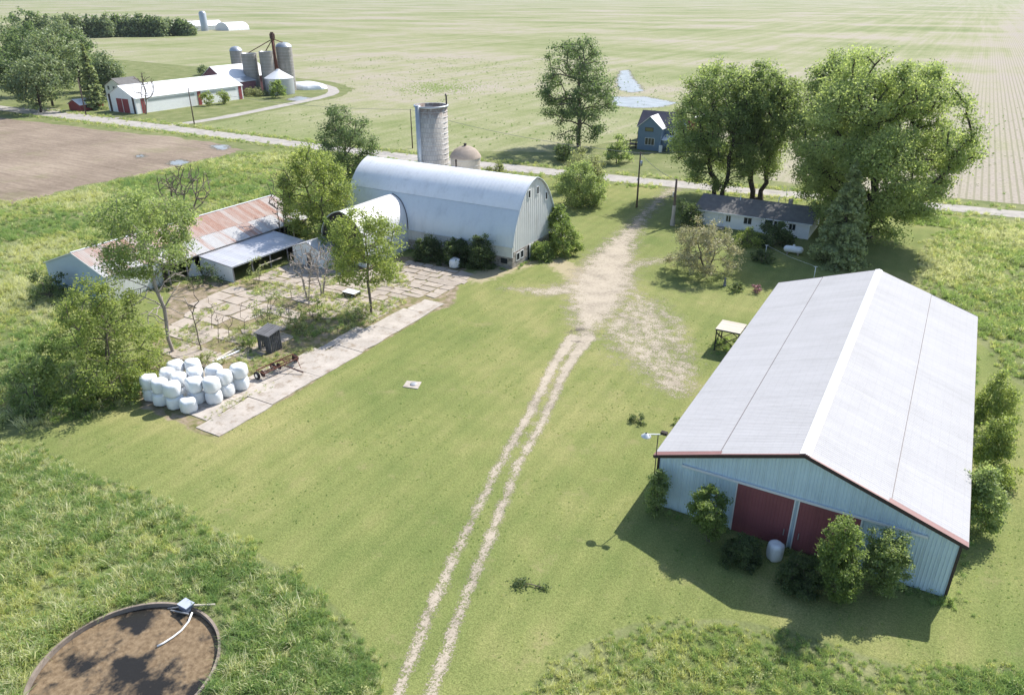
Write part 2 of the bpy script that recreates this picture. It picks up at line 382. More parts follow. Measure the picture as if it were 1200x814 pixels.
def ground_mat():
    t = NT('lawn_and_meadow'); p = t.pos(); a = t.attr('mask'); sp = t.n('ShaderNodeSeparateColor'); t.l(a.outputs['Color'], sp.inputs[0])
    big = t.noise(p, .045, 4, .6); mid = t.noise(p, .35, 4, .6); fine = t.noise(p, 3.2, 4, .7); vf = t.noise(p, 11, 2, .6)
    strp = t.noise(t.mapv(p, (.55, .10, 1)), 1.0, 3, .5)
    f = t.math('ADD', t.math('ADD', t.math('MULTIPLY', big, .62), t.math('MULTIPLY', mid, .22)), t.math('MULTIPLY', strp, .16))
    fine = t.noise(p, 4.5, 5, .85)
    lawn = t.ramp(f, [(.36, (.132, .172, .052)), (.50, (.192, .216, .073)), (.64, (.285, .272, .113))])
    lawn = t.mix(1.0, lawn, t.ramp(fine, [(.25, (.52, .58, .5)), (.5, (1.0, 1.0, 1.0)), (.75, (1.4, 1.33, 1.4))]), 'MULTIPLY')
    lawn = t.mix(1.0, lawn, t.ramp(vf, [(.3, .66), (.7, 1.3)]), 'MULTIPLY')
    mow = t.n('ShaderNodeTexWave', wave_type='BANDS', bands_direction='X'); mow.inputs['Scale'].default_value = .19; mow.inputs['Distortion'].default_value = 2.5; mow.inputs['Detail'].default_value = 2; mow.inputs['Detail Scale'].default_value = .12; t.l(p, mow.inputs['Vector'])
    lawn = t.mix(1.0, lawn, t.ramp(mow.outputs['Fac'], [(0, .965), (1, 1.035)]), 'MULTIPLY')
    clo = t.sstep(t.noise(p, 1.1, 4, .75), .60, .70); lawn = t.mix(t.math('MULTIPLY', clo, .6), lawn, (.10, .145, .04))
    bare = t.math('MULTIPLY', t.sstep(t.noise(p, .3, 6, .8), .54, .76), .65)
    lawn = t.mix(bare, lawn, (.30, .255, .135))
    md = t.ramp(t.noise(p, .22, 5, .65), [(.3, (.125, .16, .055)), (.5, (.185, .208, .085)), (.7, (.265, .265, .135))])
    md = t.mix(1.0, md, t.ramp(fine, [(.3, .55), (.7, 1.25)]), 'MULTIPLY')
    col = t.mix(t.sstep(t.math('ADD', sp.outputs[0], t.math('MULTIPLY_ADD', mid, .8, -.4)), .3, .6), lawn, md)
    soil = t.ramp(t.noise(p, .8, 5, .65), [(.35, (.13, .125, .055)), (.5, (.24, .195, .135)), (.65, (.36, .29, .23))])
    col = t.mix(t.sstep(t.math('ADD', sp.outputs[1], t.math('MULTIPLY_ADD', t.noise(p, .6, 4), 1.0, -.5)), .35, .6), col, soil)
    dr = t.sstep(t.math('ADD', sp.outputs[2], t.math('MULTIPLY_ADD', t.noise(p, 1.3, 5, .7), 1.1, -.55)), .35, .7)
    col = t.mix(dr, col, (.36, .31, .20))
    h = t.math('ADD', fine, t.math('MULTIPLY', vf, .6)); t.bump(h, .2, .04)
    return t.fin(col, .95, .1)
me = np_mesh('ground', np.concatenate([GP, np.zeros((len(GP), 1))], 1), F, ground_mat())
ca = me.color_attributes.new('mask', 'FLOAT_COLOR', 'POINT')
ca.data.foreach_set('color', np.stack([mead, yardsoil, dry, np.ones(len(GP))], 1).astype(np.float32).ravel())
tag(add('ground', me), 'mown lawn and rough meadow', kind='structure')

def strip(name, A, B, z, mat, sub=8):
    """sheet between two edge polylines with slightly uneven edges"""
    V = []; F = []
    r = random.Random(name)
    def dens(Pl):
        out = []
        for i in range(len(Pl) - 1):
            for k in range(sub):
                t = k / sub; out.append((Pl[i][0] * (1 - t) + Pl[i + 1][0] * t, Pl[i][1] * (1 - t) + Pl[i + 1][1] * t))
        return out + [Pl[-1]]
    a, b = dens(A), dens(B)
    for (p, q) in zip(a, b): V += [(p[0], p[1] + r.uniform(-.25, .25), z), (q[0], q[1] + r.uniform(-.25, .25), z)]
    F = [(2*i, 2*i+2, 2*i+3, 2*i+1) for i in range(len(a) - 1)]
    m = bpy.data.meshes.new(name); m.from_pydata(V, [], F); m.materials.append(mat); m.update()
    return add(name, m)

def gravel_mat(name, c):
    t = NT(name); p = t.pos()
    f = t.math('ADD', t.math('MULTIPLY', t.noise(p, .5, 5, .65), .6), t.math('MULTIPLY', t.noise(p, 5, 3, .7), .4))
    col = t.ramp(f, [(.35, mix3(c, .68)), (.5, c), (.65, mix3(c, 1.22))]); t.bump(t.noise(p, 8, 4, .7), .4, .05)
    return t.fin(col, .95, .15)
M['gravel'] = gravel_mat('road_gravel', (.37, .345, .315))
tag(strip('road', ROAD_N, ROAD_F, .02, M['gravel']), 'pale gravel road', kind='structure')

# farm lane looping to the far farmstead, and its yard
LANE = [(-191.27, 132.49), (-190.12, 139.75), (-188.96, 156.57), (-193.03, 188.32), (-195.94, 205.62), (-201.20, 218.01), (-211.81, 228.80), (-226.58, 237.13), (-236, 240), (-246, 228)]
def ribbon(name, pts, w, z, mat, label):
    V = []; n = len(pts); sm = []
    for i in range(n - 1):
        for k in range(6):
            t = k / 6; p0, p1, p2, p3 = pts[max(i-1,0)], pts[i], pts[i+1], pts[min(i+2,n-1)]
            sm.append([.5 * ((2*p1[j]) + (-p0[j]+p2[j])*t + (2*p0[j]-5*p1[j]+4*p2[j]-p3[j])*t*t + (-p0[j]+3*p1[j]-3*p2[j]+p3[j])*t**3) for j in (0, 1)])
    sm.append(list(pts[-1]))
    for i, p in enumerate(sm):
        a, b = sm[max(i-1, 0)], sm[min(i+1, len(sm)-1)]; d = Vector((b[0]-a[0], b[1]-a[1])).normalized(); nn = Vector((-d.y, d.x))
        ww = w * random.uniform(.9, 1.12); V += [(p[0]+nn.x*ww, p[1]+nn.y*ww, z), (p[0]-nn.x*ww, p[1]-nn.y*ww, z)]
    m = bpy.data.meshes.new(name); m.from_pydata(V, [], [(2*i, 2*i+1, 2*i+3, 2*i+2) for i in range(len(sm)-1)]); m.materials.append(mat)
    return tag(add(name, m), label, kind='structure')
ribbon('farm_lane', LANE, 2.1, .026, M['gravel'], 'gravel lane curving round the far silos')
ribbon('farmyard', [(-259.36, 136.47), (-246.33, 139.66), (-223.94, 136.45), (-213.32, 138.80)], 3.2, .024, M['gravel'], 'gravel farmyard by the far white shed')

# fields beyond the road
def field_mat():
    t = NT('sprouting_crop_field'); p = t.pos(); sep = t.n('ShaderNodeSeparateXYZ'); t.l(p, sep.inputs[0])
    rows = t.noise(t.mapv(p, (.42, .006, 1)), 1.0, 3, .6); rows2 = t.noise(t.mapv(p, (.09, .0016, 1)), 1.0, 3, .6)
    big = t.noise(t.mapv(p, (.5, .8, 1)), .012, 4, .6); mid = t.noise(p, .12, 5, .7); fine = t.noise(p, 1.6, 4, .7)
    f = t.math('ADD', t.math('ADD', t.math('MULTIPLY', big, .5), t.math('MULTIPLY', rows2, .22)), t.math('ADD', t.math('MULTIPLY', rows, .14), t.math('MULTIPLY', mid, .2)))
    # barer soil on the right-hand field
    xb = t.sstep(t.math('ADD', sep.outputs[0], t.math('MULTIPLY', sep.outputs[1], -.04)), -50, 40)
    f = t.math('ADD', f, t.math('MULTIPLY_ADD', xb, .17, .018))
    col = t.ramp(f, [(.43, (.19, .24, .085)), (.49, (.255, .285, .125)), (.55, (.33, .335, .185)), (.61, (.40, .365, .275)), (.72, (.41, .36, .31))])
    col = t.mix(1.0, col, t.ramp(fine, [(.28, (.58, .64, .56)), (.5, (1, 1, 1)), (.75, (1.22, 1.18, 1.22))]), 'MULTIPLY')
    w = t.n('ShaderNodeTexWave', wave_type='BANDS', bands_direction='X'); w.inputs['Scale'].default_value = .33; w.inputs['Distortion'].default_value = .4; w.inputs['Detail Scale'].default_value = .3; t.l(t.mapv(p, (.8, .012, 1)), w.inputs['Vector'])
    rw = t.math('MULTIPLY', t.sstep(w.outputs['Fac'], .55, .95), t.math('MULTIPLY', xb, .75))
    col = t.mix(rw, col, (.17, .185, .085))
    col = t.mix(1.0, col, (.84, .83, .84), 'MULTIPLY')
    return t.fin(col, .95, .1)
FM = field_mat()
def sheet(name, poly, z, mat, label, kind='structure', wob=0):
    r = random.Random(name); pts = []
    n = len(poly)
    for i in range(n):
        a, b = poly[i], poly[(i + 1) % n]; k = 6 if wob else 1
        for j in range(k):
            t = j / k; pts.append((a[0]*(1-t)+b[0]*t + r.uniform(-wob, wob), a[1]*(1-t)+b[1]*t + r.uniform(-wob, wob), z))
    bm = bmesh.new(); vs = [bm.verts.new(q) for q in pts]; f = bm.faces.new(vs); f.normal_update()
    if f.normal.z < 0: f.normal_flip()
    bmesh.ops.triangulate(bm, faces=[f]); m = bpy.data.meshes.new(name); bm.to_mesh(m); bm.free(); m.materials.append(mat)
    return tag(add(name, m), label, kind=kind)
sheet('crop_field', [(-183, 142), (-130, 142.5), (-108, 143.5), (-79, 160), (-68, 190), (-40, 192), (-32, 154), (10, 157), (60, 165), (160, 179), (900, 200), (6000, 400), (6000, 8500), (-6000, 8500), (-2500, 500), (-300, 260), (-228, 246), (-203, 232), (-192, 212), (-187, 180), (-183, 156)], .010, FM, 'pale green field of young crop rows', wob=1.0)
def plough_mat():
    t = NT('ploughed_soil'); p = t.pos()
    row = t.noise(t.mapv(p, (.10, 1.2, 1)), 1.0, 4, .65); b = t.noise(p, .05, 4, .6); f = t.noise(p, 1.4, 5, .7)
    k = t.math('ADD', t.math('MULTIPLY', row, .35), t.math('ADD', t.math('MULTIPLY', b, .35), t.math('MULTIPLY', f, .3)))
    col = t.ramp(k, [(.38, (.16, .125, .095)), (.5, (.245, .195, .15)), (.62, (.34, .28, .215))])
    gr = t.math('MULTIPLY', t.sstep(t.noise(p, .09, 5, .7), .52, .68), .35); col = t.mix(gr, col, (.19, .19, .09))
    t.bump(f, .5, .12); return t.fin(col, .95, .1)
sheet('ploughed_field', [(-900, 128), (-238.14, 124.53), (-203.34, 125.55), (-174.54, 127.66), (-156.89, 127.49), (-145.31, 124.05), (-143.76, 117.92), (-142.53, 102.83), (-143.11, 93.18), (-143.18, 80.65), (-141.93, 70.40), (-141.63, 51.62), (-900, -300)], .012, plough_mat(), 'brown ploughed field with wet corners', wob=.9)

# ------------------------------------------------------------------ dirt drive: bare earth sheet with ragged edges
def soft_sheet(name, box, h, maskfn, z, mat, label):
    xs = np.arange(box[0], box[2], h); ys = np.arange(box[1], box[3], h); X, Y = np.meshgrid(xs, ys); P = np.stack([X.ravel(), Y.ravel()], 1)
    m = maskfn(P); ix = np.arange(len(P)).reshape(len(ys), len(xs))
    Fq = np.stack([ix[:-1, :-1], ix[:-1, 1:], ix[1:, 1:], ix[1:, :-1]], -1).reshape(-1, 4); Fq = Fq[m[Fq].max(1) > .02]
    used = np.unique(Fq); mp = np.full(len(P), -1); mp[used] = np.arange(len(used))
    me = np_mesh(name, np.concatenate([P[used], np.full((len(used), 1), z)], 1), mp[Fq], mat)
    at = me.attributes.new('cover', 'FLOAT', 'POINT'); at.data.foreach_set('value', m[used].astype(np.float32))
    return tag(add(name, me), label, kind='structure')
def dirt_mat(name, c, amp=.9):
    t = NT(name); p = t.pos(); a = t.attr('cover').outputs['Fac']
    n1 = t.noise(p, .9, 4, .6); n2 = t.noise(p, 6.5, 4, .75)
    f = t.math('ADD', a, t.math('ADD', t.math('MULTIPLY_ADD', n1, amp * .8, -amp * .4), t.math('MULTIPLY_ADD', n2, amp * 1.4, -amp * .7)))
    k = t.math('MULTIPLY', t.sstep(f, .38, .64), .96)
    q = t.math('ADD', t.math('MULTIPLY', t.noise(p, .35, 4), .5), t.math('MULTIPLY', t.noise(p, 3, 4, .7), .5))
    col = t.ramp(q, [(.33, mix3(c, .6)), (.5, c), (.66, mix3(c, 1.18))]); t.bump(n2, .3, .05); t.fin(col, .95, .1)
    tr = t.n('ShaderNodeBsdfTransparent'); ms = t.n('ShaderNodeMixShader'); t.l(k, ms.inputs[0]); t.l(tr.outputs[0], ms.inputs[1]); t.l(t.b.outputs[0], ms.inputs[2]); t.l(ms.outputs[0], t.out.inputs[0])
    return t.mat
def pond_mat():
    t = NT('shallow_field_water'); p = t.pos(); a = t.attr('cover').outputs['Fac']
    f = t.math('ADD', a, t.math('ADD', t.math('MULTIPLY_ADD', t.noise(p, .35, 4, .6), 1.3, -.75), t.math('MULTIPLY_ADD', t.noise(p, 1.8, 4, .75), 1.3, -.65)))
    wet = t.sstep(f, .28, .42); wat = t.sstep(f, .46, .56)
    col = t.mix(wat, (.13, .115, .075), t.ramp(t.noise(p, .3, 3), [(.35, (.20, .22, .23)), (.65, (.30, .32, .33))]))
    t.fin(col, .3, .6); t.l(t.math('MULTIPLY_ADD', wat, -.36, .72), t.b.inputs['Roughness']); t.bump(t.noise(p, 1.5, 3), .05, .05)
    tr = t.n('ShaderNodeBsdfTransparent'); ms = t.n('ShaderNodeMixShader'); t.l(wet, ms.inputs[0]); t.l(tr.outputs[0], ms.inputs[1]); t.l(t.b.outputs[0], ms.inputs[2]); t.l(ms.outputs[0], t.out.inputs[0]); return t.mat
M['pond'] = pond_mat()
for nm, lab, poly, h in (
  ('pond', 'broad sheet of standing water in the field behind the blue house', [(-108.83, 259.77), (-102.95, 260.44), (-98.59, 265.67), (-90.17, 259.87), (-82.02, 254.56), (-84.44, 241.49), (-90.15, 235.98), (-100.12, 239.38)], .8),
  ('pond', 'narrow tongue of standing water reaching up the field', [(-142.24, 349.15), (-140.35, 355.06), (-124.39, 320.21), (-112.52, 297.52), (-104.00, 279.86), (-106.75, 272.32), (-114.35, 280.08), (-126.80, 307.23)], 1.2),
  ('puddle', 'larger puddle in the ploughed field', [(-148.65, 106.91), (-148.16, 109.86), (-144.04, 109.04), (-142.41, 104.87), (-145.21, 104.26)], .5),
  ('puddle', 'thin puddle at the ploughed field corner', [(-156.24, 124.62), (-153.81, 126.65), (-149.40, 125.38), (-148.62, 122.15), (-152.43, 122.40)], .5),
  ('puddle', 'puddle inside the curve of the far lane', [(-202.40, 195.33), (-205.50, 204.19), (-197.46, 203.41), (-194.53, 193.79)], .6),
  ('puddle', 'small wet streak in the ploughed field', [(-160.54, 107.70), (-160.50, 109.43), (-157.24, 107.92), (-157.47, 106.13)], .5)):
    A_ = np.array(poly); lo_, hi_ = A_.min(0) - 3, A_.max(0) + 3
    soft_sheet(nm, (lo_[0], lo_[1], hi_[0], hi_[1]), h, lambda P, poly=poly: poly_mask(P, poly, 4.0), .022, M['pond'], lab)

TL = [(-18.89, 19.70), (-19.92, 22.92), (-21.82, 28.39), (-23.54, 34.42), (-25.74, 42.73), (-27.52, 50.91), (-30.17, 61.12), (-31.23, 67.69)]
TR = [(-17.37, 20.57), (-18.41, 23.79), (-20.00, 28.61), (-21.69, 34.45), (-24.45, 43.47), (-26.00, 50.93), (-28.70, 60.87), (-29.78, 68.52)]
MAIN = [(-30.14, 67.55), (-32.36, 75.35), (-34.92, 83.63), (-37.97, 93.48), (-40.23, 104.69), (-42.07, 116.28), (-43.73, 130.37), (-44.48, 144.70)]
def drive_mask(P):
    m = np.maximum(band(P, TL, [.31, .27, .33, .25, .31, .38, .5, .8], 1.3), band(P, TR, [.29, .33, .25, .33, .29, .38, .5, .8], 1.3)) * .95
    m = np.maximum(m, band(P, MAIN, [1.2, 3.4, 4.8, 4.0, 2.3, 1.5, 1.4, 1.7], 6.0) * .76)
    m = np.maximum(m, poly_mask(P, [(-32.90, 72.98), (-32.10, 85.26), (-25.46, 83.99), (-19.74, 74.29), (-16.20, 64.90), (-16.43, 59.95), (-21.03, 61.12), (-27.24, 65.09)], 7) * .55)
    m = np.maximum(m, band(P, [(-31.06, 84.11), (-23.29, 77.65), (-19.27, 68.52), (-18.20, 62.75)], [1.5, 2, 2.2, 3.2], 5) * .58)
    m = np.maximum(m, band(P, [(-45.30, 76.61), (-40.08, 78.24), (-36.34, 82.82)], [1.0, 2.4, 3.4], 4.5) * .62)
    m = np.maximum(m, band(P, [(-24.86, 43.23), (-29.42, 61.55), (-31.15, 70.36)], [.4, .8, 1.3], 1.8) * .46)
    m = np.maximum(m, band(P, [(-38.35, 87.20), (-29.80, 100.34)], [3.5, 1.6], 5.0) * .56)
    return m
M['dirt'] = dirt_mat('bare_dirt', (.415, .36, .285), .9)
soft_sheet('driveway', (-52, 18, -10, 146), .35, drive_mask, .006, M['dirt'], 'pale dirt driveway with two wheel tracks')
M['wet'] = dirt_mat('wet_dirt', (.15, .13, .115), 1.0)
soft_sheet('muddy_patch', (-34, 65, -28, 72), .2, lambda P: np.maximum(band(P, [(-32.08, 69.03), (-31.13, 70.10)], [.7, .7], 1.8), band(P, [(-30.99, 66.56), (-29.55, 67.14)], [.25, .25], .9)) * .6, .011, M['wet'], 'damp dark mud patch across the drive')

# ------------------------------------------------------------------ concrete farmyard: apron and broken slabs
def yard_slabs():
    base = sheet('concrete_yard', [(-48.95, 34.18), (-55.27, 34.78), (-57.92, 36.09), (-62, 40), (-70, 44), (-76, 58), (-75, 74), (-66, 76), (-62, 80.5), (-53.6, 79.6), (-51.6, 76.5), (-50.5, 72), (-48.9, 67.5), (-48.3, 60), (-48.5, 50), (-48.3, 35)], .004, M['yard_soil'], 'weedy broken concrete farmyard', wob=.25)
    r = random.Random(5); specs = []
    # smooth apron along the lawn, cracked into long slabs
    for (v0, v1, u0, u1) in ((34.6,40.6,-51.3,-48.35),(40.63,46.9,-51.7,-48.5),(46.93,53.2,-52.0,-48.45),(53.23,59.3,-52.2,-48.6),(59.33,65.0,-52.2,-48.7),(65.03,68.6,-51.6,-48.75)):
        specs.append((u0, v0, u1, v1, M['concrete_pale'], .03))
    for (v0, v1, u0, u1) in ((35.8,39.4,-54.6,-51.42),(39.43,43.2,-54.8,-51.6),(43.23,46.8,-54.4,-51.75),(46.83,51.5,-53.6,-52.05),(51.53,58.0,-53.3,-52.25)):
        specs.append((u0, v0, u1, v1, M['concrete_pale'], .03))
    v = 37.0
    while v < 80.5:
        big_ = v < 62; dv = r.uniform(2.0, 3.2) if big_ else r.uniform(1.0, 1.6); u = -76 + r.uniform(0, 1)
        while u < -51.9:
            du = r.uniform(2.2, 3.8) if big_ else r.uniform(1.5, 3.0)
            cu, cv = u + du / 2, v + dv / 2
            ok = True
            if v < 47 and u + du > -55.0: ok = False
            if u + du > (-54.6 if v < 58 else -52.3) and v < 68.6: ok = False
            if v > 76 and cu < -63: ok = False
            if cv < 44 and cu < -60.5 : ok = False
            if cv < 58 and cu < -76 + (58 - cv) * .45: ok = False
            if cv > 74 and cu < -65: ok = False
            wild = .03 if cv > 64 else .16
            if -66 < cu < -55 and 45 < cv < 62: wild = .36
            if cv > 79.8 : ok = False
            if ok and r.random() > wild:
                specs.append((u + r.uniform(.02, .08), v + r.uniform(.02, .08), u + du - r.uniform(.03, .1), v + dv - r.uniform(.03, .1), M['concrete'], r.uniform(-.015, .045)))
            u += du
        v += dv
    if len(specs) > 296: specs = specs[:11] + sorted(specs[11:], key=lambda s: s[1])[:285]
    for (u0, v0, u1, v1, mt, dz) in specs:
        j = lambda: r.uniform(-.17, .17) if mt is M['concrete'] else r.uniform(-.05, .05)
        c = [(u0 + j(), v0 + j()), (u1 + j(), v0 + j()), (u1 + j(), v1 + j()), (u0 + j(), v1 + j())]
        if mt is M['concrete']:
            an = r.uniform(-.05, .05); mu_, mv_ = (u0+u1)/2, (v0+v1)/2; c = [(mu_ + ((x-mu_)*math.cos(an) - (y-mv_)*math.sin(an))*.975, mv_ + ((x-mu_)*math.sin(an) + (y-mv_)*math.cos(an))*.975) for x, y in c]
        if mt is not M['concrete']:   # crumbled edges
            c2 = []
            for i in range(4):
                (x0, y0), (x1, y1) = c[i], c[(i+1) % 4]; m_ = max(2, int(math.hypot(x1-x0, y1-y0)/.9))
                for k in range(m_): c2.append((x0+(x1-x0)*k/m_ + (r.uniform(-.1, .1) if abs(y1-y0) > abs(x1-x0) else 0), y0+(y1-y0)*k/m_ + (r.uniform(-.02, .02) if abs(x1-x0) > abs(y1-y0) else 0)))
            c = c2
        if mt is M['concrete']:   # broken corners
            k = r.randrange(4); p, q, n2 = c[k], c[k-1], c[(k+1) % 4]; e = r.uniform(.08, .3)
            c[k:k+1] = [(p[0] + (q[0]-p[0])*e, p[1] + (q[1]-p[1])*e), (p[0] + (n2[0]-p[0])*e, p[1] + (n2[1]-p[1])*e)]
        z1 = .05 + dz; tx, ty = r.uniform(-.012, .012), r.uniform(-.012, .012); mu, mv = (u0+u1)/2, (v0+v1)/2
        top = [(x, y, max(.02, z1 + (x-mu)*tx + (y-mv)*ty)) for x, y in c]
        b = MB(); b.face(top)
        for i in range(len(c)):
            k = (i + 1) % len(c); b.face([top[k], top[i], (c[i][0], c[i][1], .003), (c[k][0], c[k][1], .003)])
        cx, cy = mu, mv
        o = add('slab', b.mesh('slab', mt, (cx, cy, 0)), base, (cx, cy, 0))
M['yard_soil'] = None
t_ = NT('yard_soil'); p_ = t_.pos()
M['yard_soil'] = t_.fin(t_.ramp(t_.noise(p_, .9, 5, .7), [(.36, (.12, .125, .045)), (.48, (.20, .185, .09)), (.58, (.27, .215, .15)), (.7, (.36, .30, .23))]), .95, .1)
yard_slabs()

# ------------------------------------------------------------------ sheet-metal helpers
def rib_profile(width, nrib, h=.018, rw=.035):
    """stations (x, height) across one sheet"""
    st = []; p = width / nrib
    for i in range(nrib):
        x = p * (i + .5); st += [(x - rw, 0), (x, h), (x + rw, 0)]
    return [(0, 0)] + st + [(width, 0)]
def slope_panel(name, mat, a, b, width, nrib, h=.03):
    """ribbed sheet: a,b = (x,z) ends of the slope, sheet runs along Y from 0 to width; origin at a"""
    d = Vector((b[0] - a[0], b[1] - a[1])); n = Vector((-d.y, d.x)).normalized()
    if n.y < 0: n = -n
    m = MB(); st = rib_profile(width, nrib, h)
    for (y0, h0), (y1, h1) in zip(st, st[1:]):
        f = [(n.x*h0, y0, n.y*h0), (d.x+n.x*h0, y0, d.y+n.y*h0), (d.x+n.x*h1, y1, d.y+n.y*h1), (n.x*h1, y1, n.y*h1)]
        m.face(f if d.x < 0 else f[::-1])
    return m.mesh(name, mat)
def wall_panel(name, mat, u0, u1, zb, ztop, v, sgn, nrib=4, h=.04):
    """vertical ribbed sheet on a wall facing sgn*Y; ztop is a function of u; origin at (u0, v, 0)"""
    m = MB(); st = rib_profile(u1 - u0, nrib, h, .03)
    for (x0, h0), (x1, h1) in zip(st, st[1:]):
        f = [(x0, sgn*h0, zb), (x1, sgn*h1, zb), (x1, sgn*h1, ztop(u0 + x1)), (x0, sgn*h0, ztop(u0 + x0))]
        m.face(f if sgn < 0 else f[::-1])
    return m.mesh(name, mat)

# ------------------------------------------------------------------ big machine shed
def machine_shed():
    u0, u1, v0, v1 = -13.3, 5.55, 44.1, 83.5; uc = (u0 + u1) / 2; ze, zr = 4.43, 7.56
    s = thing('machine_shed', 'long pale blue metal machine shed with white roof and red sliding doors', 'shed', (uc, (v0 + v1) / 2, 0))
    zt = lambda u, d=0: zr - (zr - ze) * abs(u - uc) / (uc - u0) - d
    w = MB(); i = .07
    P = [(u0+i, v0+i), (u1-i, v0+i), (u1-i, v1-i), (u0+i, v1-i)]
    for k in range(4):
        a, b = P[k], P[(k+1) % 4]
        top = [(b[0], b[1], zt(b[0], .1)), (a[0], a[1], zt(a[0], .1))]
        if k in (0, 2): top.insert(1, (uc, a[1], zr - .1))
        w.face([(a[0], a[1], 0), (b[0], b[1], 0)] + top)
    wall = w.build('wall', M['shed_wall'], s)
    n = 21; pw = (u1 - u0) / n
    for k in range(n):
        a, b = u0 + k*pw, u0 + (k+1)*pw
        for v, sg in ((v0, -1), (v1, 1)):
            kink = a < uc < b
            o = add('wall_panel', wall_panel('wall_panel', M['shed_wall'], a, b - .012, .05, lambda u: zt(u, .06), v, sg), wall)
            o.location = Vector((a, v, 0)) - wloc(wall)
    m = 43; pv = (v1 - v0) / m
    for k in range(m):
        for (u, sg) in ((u0, -1), (u1, 1)):
            if k == 0:
                mb = MB(); st = rib_profile(pv, 4, .025, .03)
                for (y0, h0), (y1, h1) in zip(st, st[1:]):
                    f = [(sg*h0, y0, .05), (sg*h1, y1, .05), (sg*h1, y1, ze-.06), (sg*h0, y0, ze-.06)]
                    mb.face(f if sg > 0 else f[::-1])
                if sg < 0: ml = mb.mesh('wall_panel', M['shed_wall'])
                else: mr = mb.mesh('wall_panel', M['shed_wall'])
            o = add('wall_panel', ml if sg < 0 else mr, wall); o.location = Vector((u, v0 + k*pv, 0)) - wloc(wall)
    # roof deck and sheets: two courses on each slope
    ov = .30; sl = (zr - ze) / (uc - u0); r = MB()
    for sg in (-1, 1):
        e = uc + sg * ((uc - u0) + ov); z_e = zr - sl * abs(e - uc)
        a = [(uc, v0-ov, zr), (e, v0-ov, z_e), (e, v1+ov, z_e), (uc, v1+ov, zr)]
        r.face(a if sg < 0 else a[::-1]); lo = [(x, y, z - .08) for x, y, z in a]; r.face(lo[::-1] if sg < 0 else lo)
    roof = r.build('roof', M['shed_roof'], s); R0 = wloc(roof)
    nn = 44; pw = (v1 - v0 + 2*ov) / nn
    um = 0.53
    for sg in (-1, 1):
        half = (uc - u0) + ov
        segs = [((0.0, um + .012), .055), ((um, 1.004), .028)]
        for (f0, f1), lift in segs:
            a = (uc + sg*half*f0, zr - sl*half*f0); b = (uc + sg*half*f1, zr - sl*half*f1)
            me = slope_panel('roof_panel', M['shed_roof'], a, b, pw - .006, 4, .011)
            for k in range(nn):
                o = add('roof_panel', me, roof); o.location = Vector((a[0], v0 - ov + k*pw, a[1] + lift)) - R0
        # dark lap line half-way down
        a = uc + sg*half*(um + .013); z = zr - sl*half*(um + .013)
        MB().bar((a, v0-ov, z+.052), (a, v1+ov, z+.052), .05, .028).build('lap_seam', M['dark_trim'], roof)
    for sg in (-1, 1):
        c = MB(); q = [(uc, zr+.13), (uc+sg*.34, zr+.13-sl*.34)]
        f = [(q[0][0], v0-ov-.01, q[0][1]), (q[1][0], v0-ov-.01, q[1][1]), (q[1][0], v1+ov+.01, q[1][1]), (q[0][0], v1+ov+.01, q[0][1])]
        c.face(f if sg < 0 else f[::-1]); c.build('ridge_cap', M['white_trim'], roof)
    # gable trim: dark fascia, red band on the lower half of the front edge
    for sg in (-1, 1):
        half = (uc - u0) + ov + .03; e = uc + sg*half; z_e = zr - sl*half
        for v in (v0-ov-.03, v1+ov+.03):
            MB().bar((uc, v, zr-.07), (e, v, z_e-.07), .05, .24).build('fascia', M['dark_trim'], s)
        em = uc + sg*half*um; zm = zr - sl*half*um
        b = MB(); y0, y1 = v0-ov-.07, v0-ov+.42
        q = [(em, zm+.10), (e, z_e+.075)]
        a = [(q[0][0], y0, q[0][1]), (q[1][0], y0, q[1][1]), (q[1][0], y1, q[1][1]), (q[0][0], y1, q[0][1])]
        b.face(a if sg < 0 else a[::-1])
        q2 = [(uc, zr+.085), (em, zm+.095)]; y1 = v0-ov+.07
        a = [(q2[0][0], y0, q2[0][1]), (q2[1][0], y0, q2[1][1]), (q2[1][0], y1, q2[1][1]), (q2[0][0], y1, q2[0][1])]
        b.face(a if sg < 0 else a[::-1])
        b.build('gable_trim', M['red_trim'], s)
        MB().box((e-.04, v0-ov, z_e-.17), (e+.04, v1+ov, z_e-.02)).build('eave_trim', M['dark_trim'], s)
    for (cu, cv) in ((u0, v0), (u1, v0), (u0, v1), (u1, v1)):
        MB().box((cu-.10 if cu < uc else cu-.06, cv-.05, 0), (cu+.06 if cu < uc else cu+.10, cv+.05, zt(cu, .12))).build('corner_trim', M['dark_trim'], s)
    # sliding doors hung from a long rail
    MB().box((-11.6, v0-.17, 3.98), (3.8, v0-.05, 4.14)).build('door_rail', M['white_trim'], s)
    for (a, b) in ((-7.72, -3.93), (-3.68, .12)):
        d = MB(); d.box((a, v0-.11, .06), (b, v0-.055, 3.96)); door = d.build('door', M['red_door'], s)
        k = 4; pw2 = (b - a - .2) / k
        for j in range(k):
            o = add('door_panel', wall_panel('door_panel', M['red_door'], a+.1+j*pw2, a+.1+(j+1)*pw2-.01, .1, lambda u: 3.9, v0-.115, -1, 4, .02), door)
            o.location = Vector((a+.1+j*pw2, v0-.115, 0)) - wloc(door)
        hx = b-.35 if a < -5 else a+.35; MB().box((hx-.03, v0-.2, 1.0), (hx+.03, v0-.13, 1.5)).build('handle', M['steel'], door)
        for x in (a, b):
            MB().box((x-.045, v0-.145, .05), (x+.045, v0-.05, 3.965)).build('edge_strip', M['white_trim'], door)
    return s
machine_shed()

